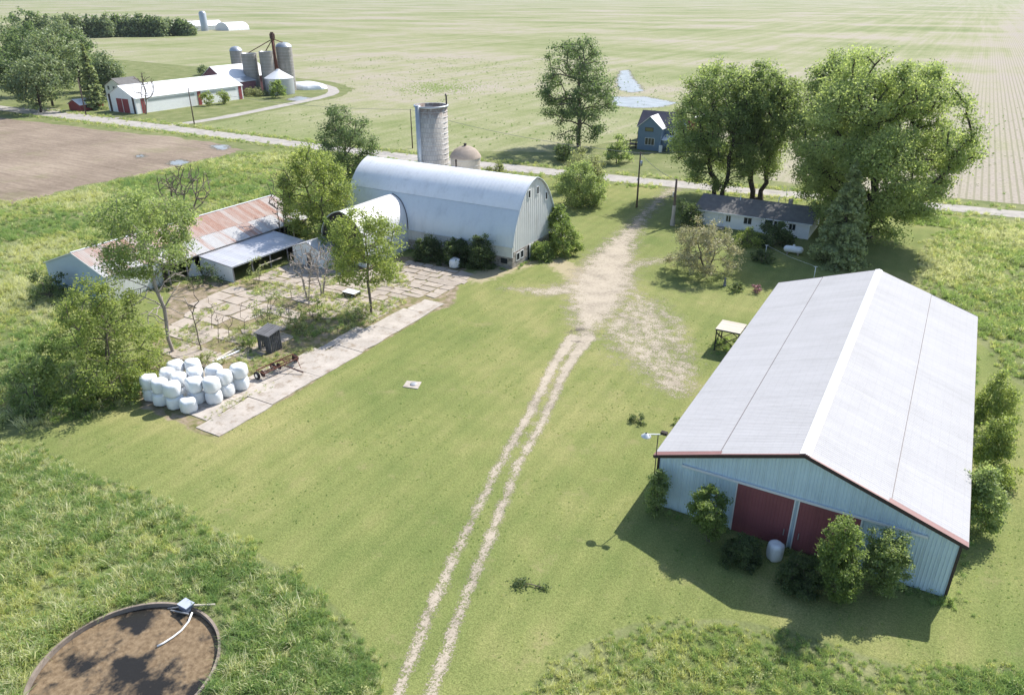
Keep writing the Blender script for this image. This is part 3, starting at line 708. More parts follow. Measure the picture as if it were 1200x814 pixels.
# ------------------------------------------------------------------ gothic-arch barn
ARCH = [(6.35, 3.0), (6.2, 3.8), (5.95, 4.75), (5.6, 5.65), (5.15, 6.55), (4.55, 7.6), (3.85, 8.6), (2.95, 9.6), (1.9, 10.4), (.9, 10.9), (0, 11.15)]
def smooth_prof(pr, n=4):
    out = []; m = len(pr)
    for i in range(m - 1):
        p0, p1, p2, p3 = pr[max(i-1, 0)], pr[i], pr[i+1], pr[min(i+2, m-1)]
        for k in range(n):
            t = k/n; out.append(tuple(.5*((2*p1[j]) + (-p0[j]+p2[j])*t + (2*p0[j]-5*p1[j]+4*p2[j]-p3[j])*t*t + (-p0[j]+3*p1[j]-3*p2[j]+p3[j])*t**3) for j in (0, 1)))
    return out + [pr[-1]]
ARCH = smooth_prof(ARCH, 3)
def arch_shell(mb, prof, cen, axis, a0, a1, pitch=.6, h=.012, both=True, sides=(-1, 1)):
    """ribbed shell of an arched roof; axis 0 = along X, 1 = along Y"""
    n = max(2, int((a1 - a0) / pitch)); xs = []
    for i in range(n):
        x = a0 + (a1 - a0) * i / n; xs += [(x, h), (x + .06, 0), (a0 + (a1 - a0) * (i + 1) / n - .06, 0)]
    xs.append((a1, h))
    for sg in sides:
        base = len(mb.v)
        for (x, dh) in xs:
            for (o, z) in prof:
                w = o + dh * (.8 if o > .3 else 0); zz = z + dh * .6
                mb.v.append((x, cen + sg*w, zz) if axis == 0 else (cen + sg*w, x, zz))
        k = len(prof)
        for i in range(len(xs) - 1):
            for j in range(k - 1):
                q = (base+i*k+j, base+(i+1)*k+j, base+(i+1)*k+j+1, base+i*k+j+1)
                if (sg > 0) == (axis == 0): q = q[::-1]
                mb.f.append(q); mb.m.append(0); mb.sm.append(True)
    return mb
def arch_gable(mb, prof, cen, axis, at, zb, out):
    pts = [(cen - prof[0][0], zb)] + [(cen - o, z) for o, z in prof] + [(cen + o, z) for o, z in prof[::-1][1:]] + [(cen + prof[0][0], zb)]
    f = [(at, a, z) if axis == 0 else (a, at, z) for a, z in pts]
    mb.face(f); return mb
def barn():
    u0, u1, v0, v1 = -76.8, -48.0, 83.5, 96.1; vc = 89.8
    b = thing('dairy_barn', 'large white gothic arch barn with rounded metal roof and stone footing', 'barn', ((u0+u1)/2, vc, 0))
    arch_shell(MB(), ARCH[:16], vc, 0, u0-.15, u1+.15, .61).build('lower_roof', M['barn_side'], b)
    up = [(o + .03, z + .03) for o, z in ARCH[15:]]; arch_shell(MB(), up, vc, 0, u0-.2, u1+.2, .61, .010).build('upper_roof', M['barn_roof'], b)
    f = MB(); f.box((u0, v0+.1, 0), (u1, v0+.5, 1.5)); f.box((u1-.4, v0+.5, 0), (u1, v1-.5, 2.15)); f.box((u0, v1-.5, 0), (u1, v1-.1, 1.5)); f.box((u0, v0+.5, 0), (u0+.4, v1-.5, 2.15)); f.build('foundation', M['stone'], b)
    s = MB()
    s.box((u0, v0+.08, 1.5), (u1-.002, v0+.3, 3.02)); s.box((u0, v1-.3, 1.5), (u1-.002, v1-.08, 3.02)); s.build('side_wall', M['barn_white'], b)
    MB().box((u0, v0-.12, 2.93), (u1+.1, v0+.08, 3.03)).build('eave_trim', M['barn_side'], b)
    for at in (u1 - .05, u0 + .05):
        g = MB(); arch_gable(g, [(o - .06, z - .06) for o, z in ARCH], vc, 0, at, 2.15, 1)
        gw = g.build('gable_wall', M['barn_white'], b)
        # vertical board joints standing proud
        for k in range(-10, 11):
            y = vc + k * .58
            o = abs(k * .58); zt = 2.9
            for (o1, z1), (o2, z2) in zip(ARCH, ARCH[1:]):
                if o2 <= o <= o1: zt = z1 + (z2 - z1) * (o1 - o) / max(o1 - o2, 1e-6)
            if at > -60: MB().box((at, y-.03, 2.15), (at+.03, y+.03, zt-.12)).build('batten', M['barn_white'], gw)
    # trim along the front arch
    tr = MB()
    for sg in (-1, 1):
        tr.tube([(u1+.16, vc+sg*(o+.02), z+.02) for o, z in ARCH], .07, 5)
    tr.build('arch_trim', M['barn_side'], b)
    def win(y, z, w, h, hinge=True):
        o = MB().box((u1-.02, y-w/2, z-h/2), (u1+.035, y+w/2, z+h/2)).build('window', M['glass'], b)
        fr = MB()
        for (ya, yb, za, zb) in ((y-w/2-.09, y-w/2, z-h/2-.09, z+h/2+.09), (y+w/2, y+w/2+.09, z-h/2-.09, z+h/2+.09), (y-w/2, y+w/2, z-h/2-.09, z-h/2), (y-w/2, y+w/2, z+h/2, z+h/2+.09)):
            fr.box((u1-.03, ya, za), (u1+.06, yb, zb))
        fr.build('frame', M['white_trim'], o)
    for px in ((88.13, 9.22), (90.52, 9.24), (93.10, 7.92)): win(px[0], px[1], .5, .95)
    for px in ((85.06, 1.33), (86.17, 1.38)): win(px[0], max(px[1], 1.05), .75, .95)
    MB().box((u1-.02, 87.9, 0), (u1+.05, 88.2, 2.1)).build('door_gap', M['black'], b)
    MB().box((u1-.02, 88.2, .02), (u1+.07, 89.5, 2.12)).build('door', M['white_trim'], b)
    for uu in (-49.3, -51.8, -57.2, -60.4, -63.2):
        o = MB().box((uu-.5, v0+.06, .55), (uu+.5, v0+.14, 1.3)).build('window', M['glass'], b)
        MB().box((uu-.58, v0+.03, .45), (uu+.58, v0+.12, .55)).build('sill', M['concrete'], o)
    # side wing towards the yard
    wp = [(3.75, 3.0), (3.62, 3.9), (3.3, 4.9), (2.75, 5.75), (2.0, 6.5), (1.05, 7.05), (0, 7.35)]; wc = -69.0; w0 = 74.0; wp = smooth_prof(wp, 3)
    arch_shell(MB(), wp, wc, 1, w0-.15, 85.2, .61).build('wing_roof', M['barn_wing'], b)
    arch_gable(MB(), [(o-.05, z-.05) for o, z in wp], wc, 1, w0+.05, .6, -1).build('wing_arch_shade', M['wood_dark'], b)  # dark sheet across the open arch, its colour stands in for the shade inside
    ww = MB(); ww.box((wc-3.65, w0+.06, 0), (wc-3.45, v0+.08, 3.02)); ww.box((wc+3.45, w0+.06, 0), (wc+3.65, v0+.08, 3.02)); ww.box((wc-3.45, w0+.06, 0), (wc+3.45, w0+.3, .6)); ww.build('wing_wall', M['barn_white'], b)
    t2 = MB()
    for sg in (-1, 1): t2.tube([(wc+sg*(o+.03), w0-.16, z+.02) for o, z in wp], .06, 5)
    t2.build('wing_trim', M['barn_white'], b)
    t3 = MB(); t3.tube([(wc+(o+.05), v0-.02+(6.3-np.interp(z, [q[1] for q in ARCH], [q[0] for q in ARCH])), z+.03) for o, z in wp], .05, 5); t3.build('valley_flashing', M['dark_trim'], b)
    # low arched lean-to behind
    lp = [(6.0, 1.2), (5.7, 2.6), (5.0, 3.7), (3.9, 4.6), (2.6, 5.3), (1.2, 5.7)]
    arch_shell(MB(), lp, 94.6, 0, -60, -48.4, .61, sides=(1,)).build('lean_to_roof', M['roof_white'], b)
    MB().face([(-48.45, 94.6 + o, z) for o, z in lp] + [(-48.45, 95.8, 0), (-48.45, 100.5, 0)]).build('lean_to_gable', M['barn_white'], b)
    MB().box((-60, 100.3, 0), (-48.5, 100.5, 1.25)).build('lean_to_wall', M['barn_white'], b)
barn()

def hoop(mb, c, r, z, t=.03, n=40):
    prof = [(r, z - t), (r + t*1.6, z - t), (r + t*1.6, z + t), (r, z + t)]; return mb.lathe(prof, c, n)
def tall_silo():
    c = (-73.0, 101.2, 0); R, Hh = 2.55, 17.6
    s = thing('stave_silo', 'tall roofless concrete stave silo with steel chute behind the barn', 'silo', c)
    MB().lathe([(R, 0), (R, Hh), (R-.16, Hh), (R-.16, .2)], c, 48).build('stave_wall', M['stave'], s)
    for k in range(22):
        hoop(MB(), c, R, .5 + k * .81).build('hoop', M['steel'], s)
    hoop(MB(), c, R, Hh-.12, .13).build('rim_band', M['bin'], s)
    a = math.radians(-106); cu, cv = c[0] + math.cos(a)*(R+.12), c[1] + math.sin(a)*(R+.12)
    ch = MB().tube([(cu, cv, .5), (cu, cv, Hh+.15)], .42, 14).build('chute', M['bin'], s)
    for z in (6, 9.2, 12.5): MB().tube([(cu, cv, z), (cu, cv, z+.12)], .47, 14).build('chute_band', M['steel'], ch)
    p = MB(); a = math.radians(40); pu, pv = c[0]+math.cos(a)*(R-.1), c[1]+math.sin(a)*(R-.1)
    p.tube([(pu, pv, Hh-2), (pu, pv, Hh+1.3), (pu-.15, pv, Hh+1.6)], .13, 7).build('filler_pipe', M['dark_trim'], s)
tall_silo()
def small_silo():
    c = (-66.6, 101.0, 0); R = 2.35; Hh = 10.2
    s = thing('domed_silo', 'short concrete silo with low brown domed cap behind the barn', 'silo', c)
    MB().lathe([(R, 0), (R, Hh)], c, 40).build('stave_wall', M['silo_pale'], s)
    for k in range(12): hoop(MB(), c, R, .5 + k*.85, .022).build('hoop', M['steel'], s)
    d = MB().lathe([(R+.18, Hh-.05), (R+.12, Hh+.1), (R*.93, Hh+.55), (R*.72, Hh+1.1), (R*.42, Hh+1.5), (.25, Hh+1.68), (0.01, Hh+1.7)], c, 40).build('dome', M['dome'], s)
    MB().lathe([(.2, Hh+1.6), (.2, Hh+1.95), (.32, Hh+1.95), (.01, Hh+2.1)], c, 10).build('vent', M['dark_trim'], d)
    a = math.radians(-95); MB().bar((c[0]+math.cos(a)*(R+.06), c[1]+math.sin(a)*(R+.06), 0), (c[0]+math.cos(a)*(R+.06), c[1]+math.sin(a)*(R+.06), Hh), .18).build('door_strip', M['wood_dark'], s)
M['silo_pale'] = plain('pale_stave_concrete', (.47, .42, .35), .9, .2, 0, .15, .6, dirt=((.30, .25, .2), .5))
M['dome'] = plain('weathered_dome', (.36, .295, .24), .8, .3, 0, .25, 1.2)
small_silo()

# ------------------------------------------------------------------ long rusty shed with lean-to
def long_shed():
    v0, v1 = 48.7, 81.0; uw, ur, ue, ue2 = -95.6, -89.2, -83.6, -82.3; zr = 5.45; zw = 3.15; ze = 3.4; ze2 = 2.85; vs = 56.2
    s = thing('cattle_shed', 'long low cattle shed with rust-streaked metal roof and pale blue end', 'shed', (-89, 65, 0))
    roof = MB()
    def slab(pts):
        roof.face(pts); roof.face([(x, y, z-.06) for x, y, z in pts][::-1])
    slab([(ur, v0-.1, zr), (uw-.2, v0-.1, zw-.05), (uw-.2, v1, zw-.05), (ur, v1, zr)])
    slab([(ur, vs, zr), (ue+.1, vs, ze-.04), (ue+.1, v0-.1, ze-.04), (ur, v0-.1, zr)])
    slab([(ur, v1, zr), (ue2, v1, ze2-.03), (ue2, vs, ze2-.03), (ur, vs, zr)])
    ro = roof.build('roof', M['rust_lower'], s); R0 = wloc(ro)
    pw = .76; n = int((v1 - v0) / pw) + 1
    mW = slope_panel('roof_sheet', M['rust_lower'], (ur, zr), (uw-.22, zw-.05), pw-.01, 3, .03)
    def pair(eu, ez):
        f = .55; mu, mz = ur + (eu - ur)*f, zr + (ez - zr)*f
        return (slope_panel('roof_sheet', M['rust_upper'], (ur, zr), (ur+(eu-ur)*(f+.02), zr+(ez-zr)*(f+.02)), pw-.01, 3, .035), slope_panel('roof_sheet', M['rust_lower'], (mu, mz), (eu, ez), pw-.01, 3, .035), (mu, mz))
    A = pair(ue+.1, ze-.04); B = pair(ue2, ze2-.03)
    for k in range(n):
        v = v0 - .1 + k * pw; X = B if v > vs - .3 else A
        for me, (x, z), lift in ((X[0], (ur, zr), .055), (X[1], X[2], .03), (mW, (ur, zr), .04)):
            o = add('roof_sheet', me, ro); o.location = Vector((x, v, z + lift + random.uniform(0, .012))) - R0
    MB().bar((ur, v0-.1, zr+.09), (ur, v1, zr+.09), .28, .05).build('ridge_cap', M['roof_white'], ro)
    w = MB()
    w.face([(uw, v0, 0), (ue, v0, 0), (ue, v0, ze-.05), (ur, v0, zr-.06), (uw, v0, zw-.05)]); w.build('end_wall', M['blue_end'], s)
    w = MB(); w.face([(uw, v1-.1, 0), (uw, v1-.1, zw-.05), (ur, v1-.1, zr-.06), (ue2-.2, v1-.1, ze2-.1), (ue2-.2, v1-.1, 0)]); w.build('end_wall', M['wood_dark'], s)
    MB().box((uw, v0+.02, 0), (uw+.12, v1-.12, zw-.08)).build('back_wall', M['barn_white'], s)
    MB().box((ue-.12, v0+.02, 0), (ue, vs, ze-.1)).build('front_wall', M['barn_white'], s)
    MB().box((ue2-.28, vs, ze2-.35), (ue2-.16, v1-.12, ze2-.09)).build('eave_beam', M['wood_dark'], s)
    for k in range(10):
        v = vs + .1 + k * (v1 - vs - .4) / 9; MB().box((ue2-.34, v, 0), (ue2-.18, v+.16, ze2-.1)).build('post', M['wood_grey'], s)
    # corner gable trim
    MB().bar((ur, v0-.13, zr), (ue+.12, v0-.13, ze-.02), .04, .16).build('gable_trim', M['white_trim'], s)
    MB().bar((ur, v0-.13, zr), (uw-.22, v0-.13, zw-.03), .04, .12).build('gable_trim', M['white_trim'], s)
    # lean-to
    l = thing('open_front_shed', 'low open-fronted lean-to with pale roof in front of the cattle shed', 'shed', (-79.3, 67.3, 0))
    a0, a1 = 61.0, 74.2; uT, uB, zT, zB = -82.5, -76.3, 2.62, 2.12
    rb = MB(); q = [(uT, a0, zT), (uB, a0, zB), (uB, a1, zB), (uT, a1, zT)]; rb.face(q); rb.face([(x, y, z-.07) for x, y, z in q][::-1]); rr = rb.build('roof', M['lean_roof'], l); R1 = wloc(rr)
    k = 11; pw = (a1 - a0) / k; me = slope_panel('roof_sheet', M['lean_roof'], (uT, zT), (uB+.05, zB-.004), pw-.012, 3, .025)
    for i in range(k):
        o = add('roof_sheet', me, rr); o.location = Vector((uT, a0 + i*pw, zT + .035)) - R1
    sw = MB(); sw.face([(uT, a0+.15, 0), (uB-.1, a0+.15, 0), (uB-.1, a0+.15, zB-.08), (uT, a0+.15, zT-.08)]); sw.face([(uT, a0+.25, 0), (uT, a0+.25, zT-.08), (uB-.1, a0+.25, zB-.08), (uB-.1, a0+.25, 0)]); sw.build('end_wall', M['house_white'], l)
    sw = MB(); sw.face([(uT, a1-.15, 0), (uT, a1-.15, zT-.08), (uB-.1, a1-.15, zB-.08), (uB-.1, a1-.15, 0)]); sw.build('end_wall', M['wood_dark'], l)
    MB().box((uT+.02, a0+.26, 0), (uT+.12, a1-.16, zT-.1)).build('back_wall', M['wood_dark'], l)
    for i in range(5):
        v = a0 + .2 + i * (a1 - a0 - .55) / 4; MB().box((uB-.28, v, 0), (uB-.12, v+.16, zB-.08)).build('post', M['wood_grey'], l)
    MB().box((uB-.1, a0, zB-.16), (uB-.02, a1, zB-.02)).build('fascia', M['white_trim'], l)
    MB().bar((uB-.05, a0+4.5, .95), (uB-.05, a0+8.5, .95), .08, .12).build('rail', M['tan_wood'], l)
    # loose white sheet propped by the wall
    p = MB(); p.face([(-83.2, 59.4, .05), (-82.1, 60.8, .05), (-82.9, 60.4, 2.2)]); p.face([(-83.22, 59.46, .05), (-82.92, 60.46, 2.2), (-82.12, 60.86, .05)])
    tag(p.build('metal_sheet', M['white_trim']), 'loose white triangular sheet propped beside the open-fronted lean-to', 'sheet')
long_shed()
def milk_house():
    s = thing('milk_house', 'tiny gabled outbuilding with grey roof beside the barn wing', 'outbuilding', (-72.8, 71.6, 0))
    a, b, v0, v1 = -75.3, -69.9, 70.7, 73.7; uc = -72.4; ze, zr = 2.4, 3.4
    MB().face([(a, v0, 0), (b, v0, 0), (b, v0, ze), (uc, v0, zr), (a, v0, ze)]).face([(a, v1, 0), (a, v1, ze), (uc, v1, zr), (b, v1, ze), (b, v1, 0)]).face([(b, v0, 0), (b, v1, 0), (b, v1, ze), (b, v0, ze)]).face([(a, v0, 0), (a, v0, ze), (a, v1, ze), (a, v1, 0)]).build('wall', M['house_white'], s)
    for sg, e in ((-1, a-.2), (1, b+.2)):
        r = MB(); q = [(uc, v0-.2, zr+.05), (e, v0-.2, ze-.02), (e, v1+.1, ze-.02), (uc, v1+.1, zr+.05)]; q = q if sg < 0 else q[::-1]
        r.face(q); r.face([(x, y, z-.06) for x, y, z in q][::-1]); r.build('roof', M['lean_roof'], s)
    MB().box((uc-.4, v0-.04, 0), (uc+.4, v0+.02, 1.9)).build('door', M['wood_dark'], s)
milk_house()

# ------------------------------------------------------------------ ranch house
def gable_roof(name, mat, u0, u1, v0, v1, ze, zr, axis, parent, t=.1, ridge=None):
    m = MB()
    if axis == 0:
        rc = ridge if ridge is not None else (v0+v1)/2
        A = [[(u0, v0, ze), (u1, v0, ze), (u1, rc, zr), (u0, rc, zr)], [(u1, v1, ze), (u0, v1, ze), (u0, rc, zr), (u1, rc, zr)]]
    else:
        rc = ridge if ridge is not None else (u0+u1)/2
        A = [[(u0, v1, ze), (u0, v0, ze), (rc, v0, zr), (rc, v1, zr)], [(u1, v0, ze), (u1, v1, ze), (rc, v1, zr), (rc, v0, zr)]]
    for q in A:
        m.face(q); lo = [(x, y, z-t) for x, y, z in q]; m.face(lo[::-1])
        for i in range(4): k = (i+1) % 4; m.face([q[i], lo[i], lo[k], q[k]])
    return m.build(name, mat, parent)
def box_wall(name, mat, u0, u1, v0, v1, ze, zr, axis, parent):
    m = MB()
    if axis == 0:
        vc = (v0+v1)/2
        m.face([(u0,v0,0),(u1,v0,0),(u1,v0,ze),(u0,v0,ze)]).face([(u1,v1,0),(u0,v1,0),(u0,v1,ze),(u1,v1,ze)])
        m.face([(u0,v1,0),(u0,v0,0),(u0,v0,ze),(u0,vc,zr),(u0,v1,ze)]).face([(u1,v0,0),(u1,v1,0),(u1,v1,ze),(u1,vc,zr),(u1,v0,ze)])
    else:
        uc = (u0+u1)/2
        m.face([(u0,v0,0),(u1,v0,0),(u1,v0,ze),(uc,v0,zr),(u0,v0,ze)]).face([(u1,v1,0),(u0,v1,0),(u0,v1,ze),(uc,v1,zr),(u1,v1,ze)])
        m.face([(u0,v1,0),(u0,v0,0),(u0,v0,ze),(u0,v1,ze)]).face([(u1,v0,0),(u1,v1,0),(u1,v1,ze),(u1,v0,ze)])
    return m.build(name, mat, parent)
def window_v(parent, u, z, w, h, v, frame='white_trim', panes=2, glass='glass', t=.07):
    o = MB().box((u-w/2, v-.03, z-h/2), (u+w/2, v+.02, z+h/2)).build('window', M[glass], parent)
    f = MB()
    f.box((u-w/2-t, v-.06, z-h/2-t), (u-w/2, v, z+h/2+t)); f.box((u+w/2, v-.06, z-h/2-t), (u+w/2+t, v, z+h/2+t)); f.box((u-w/2, v-.06, z+h/2), (u+w/2, v, z+h/2+t)); f.box((u-w/2, v-.07, z-h/2-t), (u+w/2, v, z-h/2))
    for i in range(1, panes): x = u-w/2 + w*i/panes; f.box((x-.035, v-.055, z-h/2), (x+.035, v, z+h/2))
    f.build('frame', M[frame], o); return o
def ranch():
    u0, u1, v0, v1 = -33.2, -15.9, 117.2, 126.4
    s = thing('ranch_house', 'low white ranch house with grey shingle roof under maples', 'house', ((u0+u1)/2, (v0+v1)/2, 0))
    box_wall('wall', M['house_white'], u0, u1, v0, v1, 2.55, 3.85, 0, s)
    ro = gable_roof('roof', M['shingle'], u0-.5, u1+.4, v0-.55, v1+.5, 2.5, 3.95, 0, s, .12)
    for (uu, vv) in ((-27.5, 121.0), (-22.0, 123.2)): MB().tube([(uu, vv, 3.0), (uu, vv, 3.95+.45)], .06, 8).build('vent_pipe', M['lamp_white'], ro)
    MB().box((-20.3, 121.8, 3.3), (-19.7, 122.4, 4.6)).build('chimney', M['stone'], ro)
    a = MB(); a.tube([(-20.9, 122.6, 3.6), (-20.9, 122.6, 6.2)], .035, 6)
    for z, w in ((6.1, .9), (5.85, .7), (5.6, .5)): a.bar((-20.9-w, 122.6, z), (-20.9+w, 122.6, z), .03)
    a.build('antenna', M['steel'], ro)
    MB().box((u0-.5, v0-.6, 2.36), (u1+.4, v0-.555, 2.5)).build('fascia', M['white_trim'], s)
    MB().box((-29.75, v0-.05, .15), (-28.85, v0+.02, 2.15)).build('door', M['white_trim'], s)
    window_v(s, -28.1, 1.55, .7, .95, v0); window_v(s, -25.1, 1.6, 1.15, .95, v0)
    window_v(s, -21.9, 1.55, 1.0, 1.3, v0, 'wood_grey', 1); window_v(s, -20.6, 1.55, 1.0, 1.3, v0); window_v(s, -18.4, 1.6, .9, .9, v0)
    MB().box((-30.3, v0-1.2, 0), (-28.4, v0-.02, .16)).build('step', M['concrete'], s)
ranch()

def blue_house():
    v0 = 171.7
    s = thing('farmhouse', 'two-storey blue-grey farmhouse across the road with slate purple roof', 'house', (-61.5, 175, 0))
    box_wall('front_wall', M['house_blue'], -64.6, -58.9, v0, 176.0, 5.3, 7.6, 1, s)
    box_wall('main_wall', M['house_blue'], -65.4, -55.6, 174.2, 180.0, 5.3, 8.1, 0, s)
    gable_roof('main_roof', M['shingle_dark'], -65.8, -55.2, 173.8, 180.4, 5.1, 8.25, 0, s, .15)
    gable_roof('front_roof', M['roof_white'], -64.95, -58.55, v0-.35, 177.2, 5.1, 7.75, 1, s, .12)
    box_wall('porch_wall', M['house_blue'], -58.8, -55.4, 172.4, 174.1, 2.6, 2.9, 0, s)
    gable_roof('porch_roof', M['roof_white'], -58.85, -55.2, 172.0, 174.15, 2.6, 3.5, 0, s, .1, 174.1)
    window_v(s, -61.6, 2.05, 2.2, 1.5, v0, panes=3)
    window_v(s, -61.9, 4.75, 1.9, .75, v0, 'wood_dark', 1, 'olive_glass')
    window_v(s, -57.2, 4.0, 1.2, 1.0, 174.2)
    MB().box((-57.4, 176.6, 7.6), (-56.7, 177.3, 9.0)).build('chimney', M['brick'], s)
    MB().box((-59.0, 171.0, 0), (-58.3, 171.5, 1.5)).build('meter_box', M['white_trim'], s)
    MB().box((-67.6, 172.3, .75), (-65.0, 174.6, .9)).box((-67.6, 172.3, 0), (-67.4, 172.5, 1.7)).box((-67.6, 174.4, 0), (-67.4, 174.6, 1.7)).box((-65.3, 172.3, 0), (-65.1, 172.5, 1.7)).box((-67.6, 172.3, 1.6), (-65.0, 172.4, 1.7)).build('deck', M['wood_dark'], s)
    # outbuildings behind
    b = thing('round_roof_barn', 'brown rounded-roof barn behind the blue-grey farmhouse', 'barn', (-66, 187, 0))
    pr = [(3.9, 1.6), (3.6, 2.6), (2.9, 3.7), (1.9, 4.5), (.9, 4.9), (0, 5.0)]
    arch_shell(MB(), pr, 187, 0, -69.0, -60, 1.0).build('roof', M['roof_brown'], b)
    for at in (-68.9, -60.1): arch_gable(MB(), [(o-.1, z-.1) for o, z in pr], 187, 0, at, 0, 1).build('gable_wall', M['far_maroon'], b)
    MB().box((-69.0, 183.1, 0), (-60, 183.25, 1.65)).build('wall', M['far_maroon'], b); MB().box((-69.0, 190.75, 0), (-60, 190.9, 1.65)).build('wall', M['far_maroon'], b)
    c = thing('red_garage', 'small red garage with white roof right of the blue-grey farmhouse', 'garage', (-55.5, 190, 0))
    box_wall('wall', M['far_red'], -59.5, -52.5, 187, 193, 4.2, 6.0, 1, c); gable_roof('roof', M['roof_white'], -60, -52, 186.6, 193.4, 4.1, 6.1, 1, c)
    MB().box((-57.5, 186.93, 0), (-54.5, 187.0, 2.6)).build('door', M['white_trim'], c)
M['olive_glass'] = plain('olive_blind', (.17, .17, .08), .4, .4); M['brick'] = plain('brick', (.28, .13, .10), .85, .2, 0, .25, 3)
blue_house()

# ------------------------------------------------------------------ far farmstead
def far_farm():
    u0, u1, v0, v1 = -230.2, -216.6, 148.6, 190.0; uc = (u0+u1)/2
    s = thing('far_shed', 'long white machine shed with red doors at the far farmstead', 'shed', (uc, 169, 0))
    box_wall('wall', M['house_white'], u0, u1, v0, v1, 4.5, 7.7, 1, s); gable_roof('roof', M['roof_white'], u0-.3, u1+.3, v0-.3, v1+.3, 4.45, 7.9, 1, s)
    for a, b in ((-225.6, -222.9), (-222.7, -220.0)): MB().box((a, v0-.12, .05), (b, v0+.02, 4.1)).build('door', M['far_red'], s)
    MB().box((-222.9, v0-.14, .05), (-222.7, v0+.02, 4.1)).build('door_post', M['white_trim'], s)
    MB().box((-229.3, v0-.10, 0), (-228.4, v0+.02, 5.2)).build('corner_band', M['dark_trim'], s)
    MB().box((-218.0, v0-.10, 0), (-217.2, v0+.02, 5.0)).build('corner_band', M['dark_trim'], s)
    for v in (150.4, 171.2, 188.2): MB().box((u1-.02, v, 0), (u1+.1, v+1.3, 4.3)).build('red_band', M['far_red'], s)
    for a, b in ((153, 170), (173.5, 187)): MB().box((u1-.02, a, 3.2), (u1+.06, b, 3.9)).build('light_strip', M['bin'], s)
    r = thing('red_shed', 'small low red shed with white roof by the far gravel road', 'shed', (-236.5, 147, 0))
    box_wall('wall', M['far_red'], -243.0, -237.2, 143.6, 151.5, 1.9, 3.2, 1, r); gable_roof('roof', M['roof_white'], -243.4, -236.8, 143.3, 151.9, 1.85, 3.4, 1, r)
    MB().box((-237.22, 145.5, .8), (-237.12, 146.8, 1.6)).box((-237.22, 147.6, .8), (-237.12, 148.9, 1.6)).build('window', M['glass'], r)
    h = thing('far_farmhouse', 'white farmhouse half hidden by trees at the far farmstead', 'house', (-262, 162, 0))
    box_wall('wall', M['house_white'], -257, -247, 166, 174, 4.5, 6.8, 1, h); gable_roof('roof', M['shingle'], -257.5, -246.5, 165.6, 174.4, 4.4, 7.0, 1, h)
    for z in (1.6, 3.8):
        for u in (-255, -252, -249): window_v(h, u, z, 1, 1.2, 166)
    b = thing('old_dairy_barn', 'old maroon barn with white roof behind the far silos', 'barn', (-232, 197, 0))
    box_wall('wall', M['far_maroon'], -240, -228.4, 192.6, 214, 5.6, 9.4, 1, b); gable_roof('roof', M['roof_white'], -240.5, -227.9, 192.2, 214.4, 5.5, 9.6, 1, b)
    box_wall('annex_wall', M['far_maroon'], -228.4, -224.0, 194.5, 203, 4.6, 5.0, 1, b); gable_roof('annex_roof', M['bin'], -228.6, -223.6, 194.2, 203.3, 4.6, 5.8, 1, b, .1, -228.3)
    def silo(c, R, Hh, cap, label, mat):
        o = thing('grain_silo', label, 'silo', c); MB().lathe([(R, 0), (R, Hh)], c, 28).build('stave_wall', mat, o)
        for k in range(int(Hh / 1.1)): hoop(MB(), c, R, .6 + k*1.1, .02, 28).build('hoop', M['steel'], o)
        if cap == 'dome': MB().lathe([(R+.08, Hh), (R*.9, Hh+.7), (R*.6, Hh+1.3), (.3, Hh+1.6), (.01, Hh+1.62)], c, 24).build('dome', M['bin'], o)
        else: MB().lathe([(R, Hh), (R-.3, Hh+.02), (R-.3, Hh-.5), (.01, Hh-.5)], c, 24).build('rim', M['steel'], o)
    silo((-228.3, 205.5, 0), 2.7, 13.4, 'rim', 'leftmost grey concrete silo at the far farmstead', M['silo_grey'])
    silo((-222.8, 208.5, 0), 2.45, 14.0, 'rim', 'middle grey concrete silo at the far farmstead', M['silo_grey'])
    silo((-221.2, 216.0, 0), 2.9, 15.2, 'dome', 'domed silo behind the grain elevator at the far farmstead', M['silo_grey'])
    silo((-244.5, 214.0, 0), 2.3, 13.2, 'dome', 'silo standing behind the old maroon barn', M['silo_grey'])
    e = thing('grain_elevator', 'rusty grain elevator leg with spouts above the far silos', 'elevator', (-222.6, 212.4, 0))
    MB().bar((-222.6, 212.4, 0), (-222.6, 212.4, 18.3), .9, .7).build('leg', M['rust'], e)
    MB().box((-223.3, 211.8, 18.0), (-221.9, 213.0, 19.8)).box((-223.0, 212.0, 19.8), (-222.2, 212.8, 20.3)).build('head', M['rust_dark'], e)
    for q in ((-228.3, 205.5, 13.5), (-222.8, 208.7, 14.2), (-220.9, 216, 16.6), (-216.5, 207.5, 8.6)): MB().tube([(-222.6, 212.4, 18.0), q], .16, 6).build('spout', M['rust'], e)
    c = (-216.0, 206.8, 0); R = 5.0
    g = thing('grain_bin', 'round galvanised grain bin with conical roof at the far farmstead', 'grain bin', c)
    pr = []
    for k in range(13): pr += [(R, k*.43), (R+.09, k*.43+.21)]
    MB().lathe(pr + [(R, 5.6)], c, 32).build('bin_wall', M['bin'], g)
    ro = MB().lathe([(R+.2, 5.5), (.9, 8.0), (.7, 8.35), (.01, 8.45)], c, 24, smooth=False).build('cone_roof', M['roof_white'], g)
    hp = thing('silage_heap', 'white plastic covered silage heap beside the galvanised bin', 'heap', (-219, 223, 0))
    b2 = bmesh.new(); bmesh.ops.create_uvsphere(b2, u_segments=28, v_segments=14, radius=1)
    for v in b2.verts:
        n = math.sin(v.co.x*5+1)*math.cos(v.co.y*6)*.08; v.co = Vector((v.co.x*8*(1+n), v.co.y*4.5*(1+n), max(v.co.z, 0)*2.6*(1+n)))
    bmesh.ops.rotate(b2, verts=b2.verts, cent=(0,0,0), matrix=__import__('mathutils').Matrix.Rotation(.5, 3, 'Z'))
